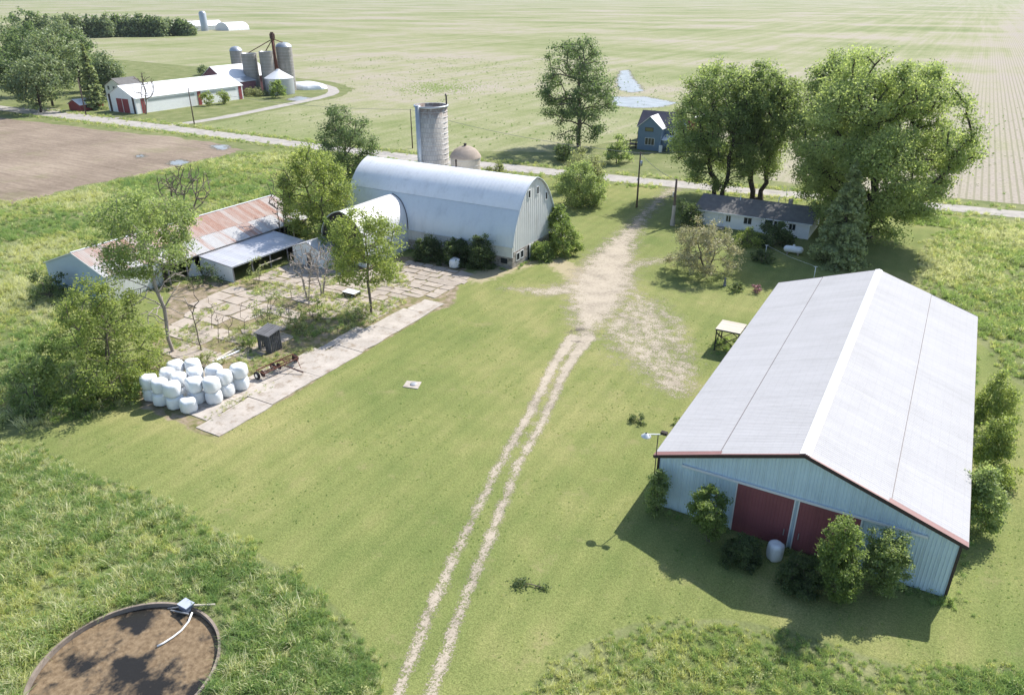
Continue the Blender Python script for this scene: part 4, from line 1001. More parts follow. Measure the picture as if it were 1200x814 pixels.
    m2 = bpy.data.meshes.new('plastic_cover'); b2.to_mesh(m2); b2.free(); m2.materials.append(M['wrap']); add('plastic_cover', m2, hp)
    # very far farm on the horizon side
    f = thing('distant_barn', 'distant white barn beyond the tree row', 'barn', (-632, 520, 0))
    box_wall('wall', M['house_white'], -640, -630, 505, 540, 4, 8, 1, f); gable_roof('roof', M['roof_white'], -641, -629, 504, 541, 3.9, 8.3, 1, f)
    f = thing('distant_shed', 'distant low white hoop shed right of the far silo', 'shed', (-610, 540, 0))
    arch_shell(MB(), [(9, 0), (8.4, 3), (6, 5.4), (3, 6.6), (0, 7)], -614, 1, 525, 550, 4).build('roof', M['roof_white'], f)
    MB().face([(-614+o, 525.2, z) for o, z in [(-9, 0), (9, 0), (8.4, 3), (6, 5.4), (3, 6.6), (0, 7), (-3, 6.6), (-6, 5.4), (-8.4, 3)]]).build('end_wall', M['roof_white'], f)
    f = thing('distant_silo', 'distant grey silo between the far white buildings', 'silo', (-622, 512, 0))
    MB().lathe([(3.2, 0), (3.2, 15), (2.2, 16.5), (.1, 17)], (-622, 512, 0), 16).build('wall', M['bin'], f)
M['rust_dark'] = plain('dark_rusty_iron', (.09, .05, .045), .8, .3, .3, .3, 4)
far_farm()

# ------------------------------------------------------------------ poles and wires
def pole(base, h, r, label, arm=None, name='utility_pole', lean=(0, 0)):
    p = thing(name, label, 'pole', (base[0], base[1], 0))
    b = MB(); b.tube([(base[0], base[1], 0), (base[0]+lean[0]*.5, base[1]+lean[1]*.5, h*.5), (base[0]+lean[0], base[1]+lean[1], h)], [r, r*.85, r*.65], 10); b.build('shaft', M['wood_pole'], p)
    return p
p1 = pole((-45.21, 121.99), 9.45, .17, 'tall slim utility pole with transformer beside the drive')
B1 = (-45.21, 121.99)
MB().tube([(B1[0]+.32, B1[1]-.1, 7.2), (B1[0]+.32, B1[1]-.1, 8.05)], .2, 12).build('transformer', M['steel'], p1)
MB().bar((B1[0]-.1, B1[1], 9.3), (B1[0]+.7, B1[1]+.1, 9.3), .1).build('bracket', M['wood_pole'], p1)
MB().tube([(B1[0]-.22, B1[1], 4.6), (B1[0]-.22, B1[1], 5.0)], .1, 8).build('insulator', M['lamp_white'], p1)
B2 = (-36.17, 114.47)
p2 = pole(B2, 7.4, .24, 'stout weathered pole with pale base beside the drive bush')
MB().lathe([(.42, 0), (.38, .8), (.30, 1.2), (.29, 3.2), (.27, 3.25)], (B2[0], B2[1], 0), 12).build('sleeve', M['pole_pale'] if 'pole_pale' in M else M['concrete_pale'], p2)
MB().box((B2[0]-.42, B2[1]-.15, 4.6), (B2[0]-.2, B2[1]+.15, 5.3)).build('meter', M['steel'], p2)
B3 = (-111.29, 146.05)
pole(B3, 9.0, .15, 'thin utility pole across the road left of the tall silo')
B4 = (-184.35, 143.07)
pole(B4, 10.0, .17, 'utility pole at the field edge by the far farm lane')
B5 = (-228.48, 139.66)
pole(B5, 10.5, .2, 'utility pole beside the small red shed')
def wire(a, b, sag, label, r=.035):
    pts = []
    for k in range(15):
        t = k/14; pts.append((a[0]*(1-t)+b[0]*t, a[1]*(1-t)+b[1]*t, a[2]*(1-t)+b[2]*t - sag*4*t*(1-t)))
    tag(MB().tube(pts, r, 5).build('overhead_wire', M['wire']), label, 'wire')
wire((B1[0]+.6, B1[1]+.1, 9.35), (-22, 150, 8.8), .4, 'pale overhead cable running right from the transformer pole', .045)
wire((B1[0], B1[1], 9.2), (B2[0], B2[1], 7.2), .5, 'overhead cable between the two drive poles')
wire((B1[0], B1[1], 9.25), (B3[0], B3[1], 8.9), 1.2, 'overhead cable along the road behind the barn')
wire((B3[0], B3[1], 8.9), (B4[0], B4[1], 9.8), 1.4, 'overhead cable along the road towards the far farm')

# yard light on the shed corner
yl = thing('yard_light', 'small yard light on a thin post at the shed corner', 'yard light', (-13.3, 43.72, 0))
q = (-13.42, 43.70)
MB().tube([(q[0], q[1], 0), (q[0], q[1], 6.2)], .035, 8).build('post', M['dark_trim'], yl)
MB().bar((q[0]-.55, q[1]-.25, 6.15), (q[0]+.35, q[1]+.15, 6.2), .07).build('arm', M['lamp_white'], yl)
MB().lathe([(.08, .12), (.34, -.10), (.36, -.14), (.30, -.13), (.05, .02)], (q[0]-.75, q[1]-.33, 6.1), 18).build('reflector', M['lamp_white'], yl)
MB().lathe([(.02, -.28), (.10, -.22), (.10, .05), (.04, .14)], (q[0]-.75, q[1]-.33, 6.1), 12).build('bulb', M['glass'], yl)
MB().box((q[0]+.15, q[1]-.02, 6.22), (q[0]+.6, q[1]+.28, 6.42)).build('ballast', M['wood_dark'], yl)

# ------------------------------------------------------------------ wrapped bales
def bale_mesh(seed, R=.74, Hh=1.22):
    r = random.Random(seed); b = bmesh.new(); n = 30
    prof = [(0.02, 0), (R*.72, 0), (R*.93, .05), (R*1.0, .2), (R*1.03, Hh*.45), (R*.99, Hh*.8), (R*.9, Hh*.93), (R*.68, Hh*.99), (R*.35, Hh*1.02), (0.02, Hh*1.0)]
    ph = [r.uniform(0, 6) for _ in range(4)]; ex = r.uniform(.94, 1.06); vs = []
    for k, (rr, z) in enumerate(prof):
        ring = []
        for j in range(n):
            t = 2*math.pi*j/n; w = 1 + .05*math.sin(3*t+ph[0]) + .035*math.sin(5*t+ph[1]+z*2) + .02*math.sin(9*t+ph[3]+z*5) + r.uniform(-.022, .022)
            dz = .05*math.sin(2*t+ph[2]) * (rr/R) * (z/Hh)
            ring.append(b.verts.new((rr*w*ex*math.cos(t), rr*w/ex*math.sin(t), z + dz)))
        vs.append(ring)
    for a, c in zip(vs, vs[1:]):
        for j in range(n): b.faces.new((a[j], a[(j+1) % n], c[(j+1) % n], c[j]))
    m = bpy.data.meshes.new('bale'); b.to_mesh(m); b.free(); m.materials.append(M['wrap'])
    m.polygons.foreach_set('use_smooth', [True]*len(m.polygons)); return m
BM = [bale_mesh(k) for k in range(6)]
# ground places in the pile and how many bales high
front = [(-58.66, 35.48), (-57.18, 35.43), (-55.88, 35.56), (-54.59, 37.28), (-53.57, 38.04), (-53.48, 39.47), (-53.42, 40.83)]
names = ['at the far left end', 'second from the left', 'third from the left', 'fourth from the left', 'fifth from the left, the bulkiest', 'sixth from the left', 'at the far right end']
spots = [(p, 2, names[i]) for i, p in enumerate(front)]
W = [np.array(p) + [0, .5] for p, _, _ in spots]
back = [(-58.21, 37.22), (-56.90, 37.41), (-56.49, 38.21), (-58.79, 38.62), (-58.16, 39.37), (-55.23, 39.69)]
bn = ['second row, at the left', 'second row, behind the lone low bale', 'second row, in the middle', 'third row, at the left', 'third row, the highest one', 'second row, behind the right end']
for p, nme in zip(back, bn): W.append(np.array(p) + [0, .5]); spots.append((p, 2, nme))
for it in range(200):   # push apart until they only touch
    for i in range(len(W)):
        for j in range(i):
            d = W[i] - W[j]; L_ = np.hypot(*d)
            if L_ < 1.56: e = d / (L_ + 1e-6) * (1.56 - L_) * .5; W[i] = W[i] + e; W[j] = W[j] - e
single = np.array((-54.27, 35.78)) + [0, .45]
for it in range(50):
    for w in W:
        d = single - w; L_ = np.hypot(*d)
        if L_ < 1.56: single = single + d / L_ * (1.56 - L_)
r_ = random.Random(3)
for i, ((p, n, nme), w) in enumerate(zip(spots, W)):
    for k in range(n):
        o = add('wrapped_bale', BM[r_.randrange(6)]); o.location = (w[0] + (r_.uniform(-.06, .06) if k else 0), w[1] + (r_.uniform(-.06, .06) if k else 0), .07 + k*1.225)
        o.rotation_euler = (0, 0, r_.uniform(0, 6.28)); 
        s_ = r_.uniform(.93, 1.05); o.scale = (s_, s_, r_.uniform(.98, 1.0)); o.rotation_euler = (r_.uniform(-.03, .03)*k, r_.uniform(-.03, .03)*k, r_.uniform(0, 6.28))
        row = 'front row of the white bale pile' if i < 7 else 'white bale pile'
        tag(o, '%s white bale of the pile: %s, %s' % ('upper' if k else 'bottom', 'front row' if i < 7 else 'back', nme), 'bale', 'white wrapped bales on the yard')
o = add('wrapped_bale', BM[2], None, (single[0], single[1], .05)); tag(o, 'lone low white wrapped bale standing in front of the pile', 'bale', 'white wrapped bales on the yard')
bb = (-54.96, 79.61)
o = add('wrapped_bale', BM[4], None, (bb[0]-.1, bb[1]+.6, .07)); tag(o, 'single white wrapped bale at the barn side beside the bushes', 'bale')
bs = (-4.42, 42.32)
o = add('wrapped_bale', BM[1], None, (bs[0], bs[1]+.25, 0)); o.rotation_euler = (0, 0, .4); o.scale = (.72, .72, 1.0); tag(o, 'white wrapped bale among bushes by the red shed doors', 'bale')

# ------------------------------------------------------------------ platform stand beside the shed
def stand():
    u0, u1, v0, v1, z = -17.15, -14.6, 71.9, 74.6, 2.5
    s = thing('raised_platform', 'raised pale-topped wooden platform with braced dark legs beside the shed', 'platform', ((u0+u1)/2, (v0+v1)/2, 0))
    MB().box((u0+.02, v0+.02, z-.16), (u1-.02, v0+.08, z-.03)).box((u0+.02, v1-.08, z-.16), (u1-.02, v1-.02, z-.03)).box((u0+.02, v0+.09, z-.16), (u0+.08, v1-.09, z-.03)).box((u1-.08, v0+.09, z-.16), (u1-.02, v1-.09, z-.03)).build('frame', M['wood_dark'], s)
    n = 9; w = (v1-v0)/n
    for k in range(n): MB().box((u0, v0+k*w+.008, z-.03), (u1, v0+(k+1)*w-.008, z+.012)).build('board', M['tan_wood'], s)
    cs = [(u0+.12, v0+.12), (u1-.12, v0+.12), (u1-.12, v1-.12), (u0+.12, v1-.12)]
    for (a, b) in cs:
        MB().bar((a, b, 0), (a, b, z-.16), .11).build('leg', M['wood_dark'], s)
    for k in range(4):
        (a, b), (c, d) = cs[k], cs[(k+1) % 4]
        MB().bar((a, b, .45), (c, d, 2.05), .07).build('brace', M['wood_dark'], s); MB().bar((c, d, .5), (a, b, 2.1), .06).build('brace', M['wood_dark'], s)
stand()

# ------------------------------------------------------------------ little wooden shack, hay rake and scraps in the yard
def shack():
    c = (-57.48, 48.64); u, v = c[0], c[1]+.5
    s = thing('feeder_shack', 'small grey board shack with slanting roof on the slab yard', 'shack', (u, v, 0))
    w, d, h = .85, .8, 2.05
    def boards(p, q, zb, zt, skip=None):
        L_ = math.hypot(q[0]-p[0], q[1]-p[1]); n = int(L_/.2); 
        for k in range(n):
            a, b = k/n, (k+.9)/n
            zz = zb
            pa = (p[0]+(q[0]-p[0])*a, p[1]+(q[1]-p[1])*a); pb = (p[0]+(q[0]-p[0])*b, p[1]+(q[1]-p[1])*b)
            segs = [(zb, zt)]
            if skip and skip[0] <= k < skip[1]: segs = [(zb, skip[2]), (skip[3], zt)]
            for z0, z1 in segs:
                if z1 - z0 > .05: MB().bar((( pa[0]+pb[0])/2, (pa[1]+pb[1])/2, z0), ((pa[0]+pb[0])/2, (pa[1]+pb[1])/2, z1), .19 if abs(q[0]-p[0]) > .1 else .03, .03 if abs(q[0]-p[0]) > .1 else .19).build('board', M['wood_grey'], s)
    boards((u-w, v-d), (u+w, v-d), 0, h, (2, 5, .02, 1.2)); boards((u-w, v+d), (u+w, v+d), 0, h+.25); boards((u+w, v-d), (u+w, v+d), 0, h+.05, (2, 6, 1.0, 1.45)); boards((u-w, v-d), (u-w, v+d), 0, h+.05)
    r = MB(); q = [(u-w-.2, v-d-.2, h-.02), (u+w+.2, v-d-.2, h-.02), (u+w+.2, v+d+.2, h+.33), (u-w-.2, v+d+.2, h+.33)]
    r.face(q); r.face([(x, y, z-.05) for x, y, z in q][::-1])
    for i in range(4): k = (i+1) % 4; r.face([q[k], q[i], (q[i][0], q[i][1], q[i][2]-.05), (q[k][0], q[k][1], q[k][2]-.05)])
    ro = r.build('roof', M['wood_grey'], s)
    for k in range(6):
        x = u-w-.2 + (2*w+.4)*(k+.5)/6; MB().bar((x, v-d-.2, h+.01), (x, v+d+.2, h+.36), .2, .03).build('roof_board', M['wood_grey'], ro)
shack()
def rake():
    a, b = Vector((*(-53.11, 43.48), .08)), Vector((*(-52.68, 48.18), .08)); d = (b - a).normalized(); n = Vector((d.y, -d.x, 0))
    s = thing('hay_rake', 'rusty hay rake with tine reels and rubber wheels on the concrete', 'hay rake', ((a+b)/2)[:2] + (0,))
    L_ = (b-a).length
    P = lambda t, o, z: tuple(a + d*(t*L_) + n*o*1.25 + Vector((0, 0, z*1.35)))
    f = MB(); f.bar(P(.02, -.35, .62), P(.98, -.35, .62), .09); f.bar(P(.05, .45, .55), P(.92, .45, .55), .08)
    for t in (.05, .35, .65, .95): f.bar(P(t, -.35, .62), P(t, .45, .55), .07)
    f.bar(P(.35, -.2, .75), P(.75, .4, .8), .07); f.build('frame', M['rust'], s)
    for k in range(4):
        off = -.12 + .17*k; t0, t1 = .08, .9
        MB().bar(P(t0, off, .38 + .12*(k % 2)), P(t1, off, .38 + .12*(k % 2)), .05).build('reel_bar', M['rust'], s)
    for e in (.08, .49, .9): MB().tube([P(e-.006, .12, .42), P(e+.006, .12, .42)], .36, 14).build('reel_disc', M['rust_dark'], s)
    for k in range(26):
        t = .1 + .8*k/25; MB().bar(P(t, .3, .42), P(t+.008, .38, .03), .025).build('tine', M['steel'], s)
    for t, o in ((.0, -.25), (1.0, -.3), (.45, -.5)):
        c = a + d*(t*L_) + n*o; w = MB().tube([tuple(c + n*-.0 - d*.09 + Vector((0,0,.40))), tuple(c + d*.09 + Vector((0,0,.40)))], .40, 18).build('wheel', M['rubber'], s)
        MB().tube([tuple(c - d*.10 + Vector((0,0,.40))), tuple(c + d*.10 + Vector((0,0,.40)))], .2, 14).build('rim', M['lamp_white'], w)
    MB().bar(P(.55, .4, .5), P(.70, 2.0, .12), .09).build('drawbar', M['rust_dark'], s); MB().bar(P(.9, .45, .5), P(.78, 1.35, .2), .06).build('drawbar_brace', M['rust'], s)
rake()
def wagon():
    c = (-60.17, 65.01); u, v = c
    s = thing('flat_cart', 'small pale flat cart standing on the slab yard', 'cart', (u, v, 0))
    for k in range(5): MB().bar((u-.95, v-.5+k*.25, .62), (u+.95, v-.5+k*.25, .62), .23, .05).build('board', M['white_trim'], s)
    MB().box((u-.9, v-.55, .42), (u+.9, v-.45, .58)).box((u-.9, v+.45, .42), (u+.9, v+.55, .58)).build('chassis', M['wood_dark'], s)
    for x in (-.7, .7):
        for y in (-.68, .56):
            w = MB().tube([(u+x, v+y, .27), (u+x, v+y+.12, .27)], .24, 14).build('wheel', M['rubber'], s)
            MB().tube([(u+x, v+y-.01, .27), (u+x, v+y+.13, .27)], .1, 10).build('rim', M['lamp_white'], w)
wagon()
def planks():
    a, b = (-60.09, 43.92), (-59.79, 47.07)
    for k, (o, lab) in enumerate(((0, 'bleached plank nearest the bale pile on the weedy slabs'), (.42, 'bleached plank lying behind the other plank on the weedy slabs'))):
        m = MB().bar((a[0]-o*.4, a[1]+o, .12+.03*k), (b[0]-o*.4-k*.5, b[1]+o, .13+.03*k), .28, .07)
        tag(m.build('plank', M['tan_wood'] if k else M['white_trim']), lab, 'plank')
planks()
def well():
    q = [(-40.32, 49.33), (-40.71, 50.50), (-39.34, 50.99), (-38.84, 49.70)]; c = (sum(p[0] for p in q)/4, sum(p[1] for p in q)/4)
    s = thing('well_cover', 'square concrete well slab set in the mown lawn', 'well cover', (*c, 0))
    b = MB(); t = [(x, y, .07) for x, y in q]; b.face(t[::-1])
    for i in range(4): k = (i+1) % 4; b.face([t[i], t[k], (t[k][0], t[k][1], 0), (t[i][0], t[i][1], 0)])
    b.build('slab', M['concrete_pale'], s)
    MB().lathe([(.34, .07), (.34, .13), (.30, .15), (.01, .15)], (c[0]+.1, c[1]+.1, 0), 16).build('lid', M['steel'], s)
well()
# ------------------------------------------------------------------ garden things by the house
def tank():
    a, b = (-17.78, 108.57), (-15.12, 108.78); 
    p, q = Vector((*a, .72)), Vector((*b, .72)); p.y += .3; q.y += .3; d = (q-p).normalized(); R = .48
    s = thing('propane_tank', 'white propane tank lying on the shaded lawn by the house', 'tank', (*((p+q)/2)[:2], 0))
    pts = [p - d*.02, p + d*.06, p + d*.2, p + d*.4, q - d*.4, q - d*.2, q - d*.06, q + d*.02]; MB().tube([tuple(x) for x in pts], [.06, R*.55, R*.86, R, R, R*.86, R*.55, .06], 20).build('body', M['tank'], s)
    c = (p+q)/2; MB().lathe([(.17, R-.03), (.17, R+.16), (.12, R+.2), (.01, R+.21)], tuple(c), 14).build('valve_dome', M['tank'], s)
    for e in (p + d*.6, q - d*.6): MB().box((e.x-.1, e.y-.35, 0), (e.x+.1, e.y+.35, .32)).build('saddle', M['concrete'], s)
tank()
def clothes_line():
    a, b = (-19.59, 105.77), (-11.97, 99.72)
    for p, lab in ((a, 'white clothesline post by the low bush near the house'), (b, 'white clothesline post close behind the big shed')):
        s = thing('clothesline_post', lab, 'post', (*p, 0)); MB().tube([(*p, 0), (*p, 1.75)], .045, 8).build('post', M['lamp_white'], s); MB().bar((p[0]-.22, p[1]-.1, 1.7), (p[0]+.22, p[1]+.1, 1.7), .05).build('crossbar', M['lamp_white'], s)
    tag(MB().tube([(a[0], a[1], 1.7), ((a[0]+b[0])/2, (a[1]+b[1])/2, 1.5), (b[0], b[1], 1.7)], .013, 5).build('clothesline', M['lamp_white']), 'pale clothesline strung across the shaded lawn', 'clothesline')
clothes_line()
g0 = (-21.35, 91.43)
gs = thing('garden_statue', 'small dark garden figure standing alone on the lawn', 'statue', (*g0, 0))
MB().lathe([(.22, 0), (.24, .12), (.14, .2), (.17, .55), (.10, .8), (.13, .95), (.12, 1.08), (.01, 1.16)], (*g0, 0), 12).build('figure', M['wood_grey'], gs)
# ------------------------------------------------------------------ slurry pit
def pit():
    cu, cv, R = PIT
    s = thing('slurry_pit', 'round concrete slurry pit with brown crusted surface in tall grass', 'pit', (cu, cv, 0))
    MB().lathe([(R, -.02), (R, .05), (R-.16, .07), (R-.16, -1.2)], (cu, cv, 0), 96, smooth=False).build('rim', M['rim_concrete'], s)
    n = 96; MB().face([(cu+(R-.2)*math.cos(2*math.pi*k/n), cv+(R-.2)*math.sin(2*math.pi*k/n), -.22) for k in range(n)]).build('slurry', M['slurry'], s)
    p = (-34.45, 20.14); pp = thing('pit_pump', 'pale grey pump box on the rim of the slurry pit', 'pump', (p[0], p[1], .1))
    MB().box((p[0]-.4, p[1]-.25, -.1), (p[0]+.32, p[1]+.28, .3)).build('housing', M['pump'], pp)
    MB().box((p[0]-.45, p[1]-.3, .3), (p[0]+.37, p[1]+.33, .35)).build('lid', M['pump_lid'], pp)
    for k in range(2): MB().bar((p[0]-.9-.3*k, p[1]-.5, -.2), (p[0]+.8, p[1]-.45+.9*k, .3), .07).build('bracket', M['steel'], pp)
    MB().bar((p[0]+.5, p[1]+.2, .3), (p[0]+1.5, p[1]+.9, .25), .09).build('walkway_rail', M['tan_wood'], pp)
    h = [(-33.77, 20.00), (-33.59, 19.53), (-33.38, 18.88), (-33.38, 18.29), (-33.47, 17.72), (-33.59, 17.36)]
    h = [(*h[0], .1)] + [(*q, -.14) for q in h[1:]]
    tag(MB().tube(h, .06, 8).build('hose', M['lamp_white']), 'white hose floating on the brown slurry', 'hose')
t_ = NT('slurry_crust'); p_ = t_.pos()
n_ = t_.noise(t_.mapv(p_, (.55, .45, 1)), .8, 5, .6); k_ = t_.sstep(n_, .42, .54); f_ = t_.noise(p_, 3.5, 5, .7)
c_ = t_.mix(k_, (.022, .02, .017), t_.ramp(f_, [(.3, (.10, .066, .038)), (.5, (.19, .135, .08)), (.7, (.27, .20, .125))]))
t_.bump(f_, .4, .05); M['slurry'] = t_.fin(c_, .6, .3); t_.l(t_.math('MULTIPLY_ADD', k_, .65, .25), t_.b.inputs['Roughness'])
M['rim_concrete'] = plain('rim_concrete', (.27, .225, .19), .9, .2, 0, .4, 1.0, .3, 10)
M['pump'] = plain('pump_blue_grey', (.20, .24, .33), .5, .4); M['pump_lid'] = plain('pump_lid', (.42, .46, .56), .5, .4)
pit()

# ------------------------------------------------------------------ trees and shrubs
def unit(v): return v / (np.linalg.norm(v, axis=-1, keepdims=True) + 1e-9)
def leaves_mesh(name, C, size, cen, mat, rnd, g, up=.45, out=.45):
    """rhombic leaf sprays at C; normals lean up and outwards so clumps shade as masses"""
    n = len(C); nrm = unit(g.normal(size=(n, 3)) * .75 + unit(C - cen) * out + np.array([0, 0, up]))
    a = unit(np.cross(nrm, g.normal(size=(n, 3)))); b = np.cross(nrm, a)
    L_ = size[:, None]; w = L_ * g.uniform(.45, .75, (n, 1)); bend = nrm * L_ * g.uniform(-.15, .25, (n, 1))
    V = np.stack([C - a*L_*.5, C + b*w*.5 + bend, C + a*L_*.5, C - b*w*.5 + bend], 1).reshape(-1, 3)
    return np_mesh(name, V, np.arange(4*n).reshape(-1, 4), mat, {'rnd': rnd})
def skeleton(root, trunk, tips, g, bow=.12):
    """grow limbs from the trunk to every tip; returns nodes, parents, radii"""
    N = [np.array(root, float)]; par = [-1]; plen = [0.0]
    for t in trunk: N.append(np.array(t, float)); par.append(len(N)-2); plen.append(plen[-1] + np.linalg.norm(N[-1]-N[-2]))
    ok0 = max(1, int(len(trunk) * .35))
    order = np.argsort(np.linalg.norm(tips - np.array(trunk[-1]), axis=1)); leaf = []
    for i in order:
        t = tips[i]; A = np.array(N); d = np.linalg.norm(A - t, axis=1) + .28*np.array(plen)
        d[:ok0] += 50; d += np.maximum(0, A[:, 2] - t[2]) * .6
        k = int(np.argmin(d)); p = N[k]; L_ = np.linalg.norm(t - p); m = max(1, min(4, int(L_ / 1.0))); last = k
        for j in range(1, m+1):
            f = j/m; q = p + (t - p)*f + np.array([0, 0, 1])*L_*bow*math.sin(math.pi*f)*.6 + (g.normal(size=3)*L_*.035 if j < m else 0)
            N.append(q); par.append(last); plen.append(plen[last] + np.linalg.norm(q - N[last])); last = len(N)-1
        leaf.append(last)
    return np.array(N), np.array(par), np.array(leaf)
def limb_mesh(name, N, par, r0, rtip, mat, sides=5, power=2.2):
    n = len(N); w = np.zeros(n); ch = np.bincount(par[1:], minlength=n); w[ch == 0] = 1
    for i in range(n-1, 0, -1): w[par[i]] += w[i]
    rad = rtip + (r0 - rtip) * (w / w[0]) ** (1/power)
    d = unit(N[1:] - N[par[1:]]); ref = np.where(np.abs(d[:, 2:3]) > .9, [[1, 0, 0]], [[0, 0, 1]]); a = unit(np.cross(d, ref)); b = np.cross(a, d)
    th = np.arange(sides) * 2*math.pi/sides; ring = a[:, None, :]*np.cos(th)[None, :, None] + b[:, None, :]*np.sin(th)[None, :, None]
    ra = np.minimum(rad[par[1:]], rad[1:]*1.5); P0 = N[par[1:]][:, None] + ring*ra[:, None, None]; P1 = (N[1:] + d*rad[1:, None]*.4)[:, None] + ring*rad[1:][:, None, None]
    V = np.concatenate([P0, P1], 1).reshape(-1, 3); m = n-1; base = (np.arange(m)*2*sides)[:, None]; j = np.arange(sides)[None]; k = (j+1) % sides
    F = np.stack([base+j, base+k, base+sides+k, base+sides+j], -1).reshape(-1, 4)
    return np_mesh(name, V, F, mat, None, True)

def crown_points(g, n, rad, zb, zt, off, shape, nl):
    """clump centres filling the crown's outline, thinned by a lumpy field so that masses and gaps form"""
    H_ = zt - zb; P = np.empty((0, 3)); K = g.normal(size=(5, 3)) * 4.6 / rad; ph = g.uniform(0, 6.28, 5); ka = g.integers(2, 6, 4); pa = g.uniform(0, 6.28, 4)
    while len(P) < n:
        q = g.uniform(-1, 1, (n*4, 3)) * [rad*1.12, rad*1.12, .5]; h = q[:, 2] + .5; q[:, 2] = zb + h*H_
        s1 = np.sqrt(np.clip(1-(2*h-1)**2, 0, 1))
        lim = {'round': s1*.95 + .1*(1-h), 'oval': s1**.8*.95, 'spread': np.minimum(1, .5+1.05*h)*np.sqrt(np.clip(1.02-h**3.2, 0, 1)), 'bush': np.sqrt(np.clip(1-h**2.4, 0, 1)), 'vase': (.45+.55*np.minimum(1, h*1.6))*np.sqrt(np.clip(1.02-h**4, 0, 1))}[shape]
        a = np.arctan2(q[:, 1], q[:, 0]); lump = sum(np.sin(ka[i]*a + pa[i] + (i+2)*2.2*h) for i in range(4))/4
        rr = np.hypot(q[:, 0], q[:, 1])/rad; f = np.sin(q @ K.T + ph).mean(1)
        keep = (rr < lim*(1 + (.30 if shape == 'bush' else .18)*lump)) & (f > -.33) & (g.uniform(0, 1, len(q)) < .25 + .75*np.clip(np.maximum(rr/np.maximum(lim, .05), h), 0, 1)**1.5)
        P = np.concatenate([P, q[keep]])
    P = P[:n]; sh = g.uniform(0, 1, n) < (.08 if rad < 4 else 0); P[sh, :2] *= g.uniform(1.08, 1.3, (int(sh.sum()), 1)); P[sh, 2] += g.uniform(0, .1, int(sh.sum()))*H_; tilt = np.clip(P[:, 2:3]/max(zt, .1), 0, 1); P[:, :2] += np.array(off)[None]*tilt**.6
    return P

def tree(name, label, cat, spec, leaf, shape='round', clumps=120, per=45, size=.3, cr=.9, bark='bark', r0=None, nl=9, seed=0, group=None, dead=0, trunk_top=.55, stems=1, squash=.75, parent=None):
    u, v, ou, ov, rad, zt, zb = spec; g = np.random.default_rng(seed + int(abs(u)*13 + abs(v)*7))
    t = thing(name, label, cat, (u, v, 0), group)
    tips = crown_points(g, clumps, rad, max(zb, .25*0+zb), zt, (ou, ov), shape, nl)
    r0 = r0 or max(.05, zt*.018)
    nd = int(dead)
    dt = np.empty((0, 3))
    if nd:
        a = g.uniform(0, 6.28, nd); h = g.uniform(zt*.25, zb + (zt-zb)*.45, nd); rr = rad*g.uniform(.3, .85, nd); dt = np.stack([np.cos(a)*rr + ou*.3, np.sin(a)*rr + ov*.3, h], 1)
    allt = np.concatenate([tips, dt]); groups = np.arange(len(allt)) % stems
    Ns = []; Ps = []; base = 0; crown_base = max(zb, zt*.12)
    for s in range(stems):
        sub = allt[groups == s] if stems > 1 else allt
        if stems > 1:
            ang = 2*math.pi*s/stems; dirn = np.array([math.cos(ang), math.sin(ang)]); key = allt[:, :2] @ dirn
            A_ = np.stack([allt[:, :2] @ np.array([math.cos(2*math.pi*q/stems), math.sin(2*math.pi*q/stems)]) for q in range(stems)], 1); sub = allt[A_.argmax(1) == s]
            if len(sub) < 2: continue
            top = np.array([dirn[0]*rad*.3 + ou*.5, dirn[1]*rad*.3 + ov*.5, zb + (zt-zb)*trunk_top]); rt = np.array([dirn[0]*r0*1.2, dirn[1]*r0*1.2, -.05])
        else:
            top = np.array([ou*.6, ov*.6, zb + (zt-zb)*trunk_top]); rt = np.array([0, 0, -.05])
        k = 7; tr = [rt + (top-rt)*(j/k) + np.append(g.normal(size=2)*r0*.5, 0)*(j < k) for j in range(1, k+1)]
        N, P, _ = skeleton(rt, tr, sub, g); P = np.where(P >= 0, P + base, -1)
        if base: P[0] = 0
        Ns.append(N); Ps.append(P); base += len(N)
    N = np.concatenate(Ns); P = np.concatenate(Ps)
    add('trunk', limb_mesh('trunk', N, P, r0, max(.012, r0*.07) if per else min(max(.026, r0*.2), r0*.4), M[bark]), t)
    # leaves
    if per:
        n = len(tips)*per; ci = np.repeat(np.arange(len(tips)), per); crr = cr*g.uniform(.65, 1.25, len(tips)); q = np.clip(g.normal(size=(n, 3))*.52, -1.25, 1.25); q[:, 2] *= squash
        C = tips[ci] + q*crr[ci][:, None]; C[:, 2] = np.maximum(C[:, 2], .06)
        rn = np.clip(g.uniform(0, 1, len(tips))[ci]*.45 + g.uniform(0, 1, n)*.55, 0, 1)
        add('crown', leaves_mesh('crown', C, size*g.uniform(.6, 1.3, n), np.array([ou*.6, ov*.6, zb + (zt-zb)*.35]), L[leaf], rn, g), t)
    return t

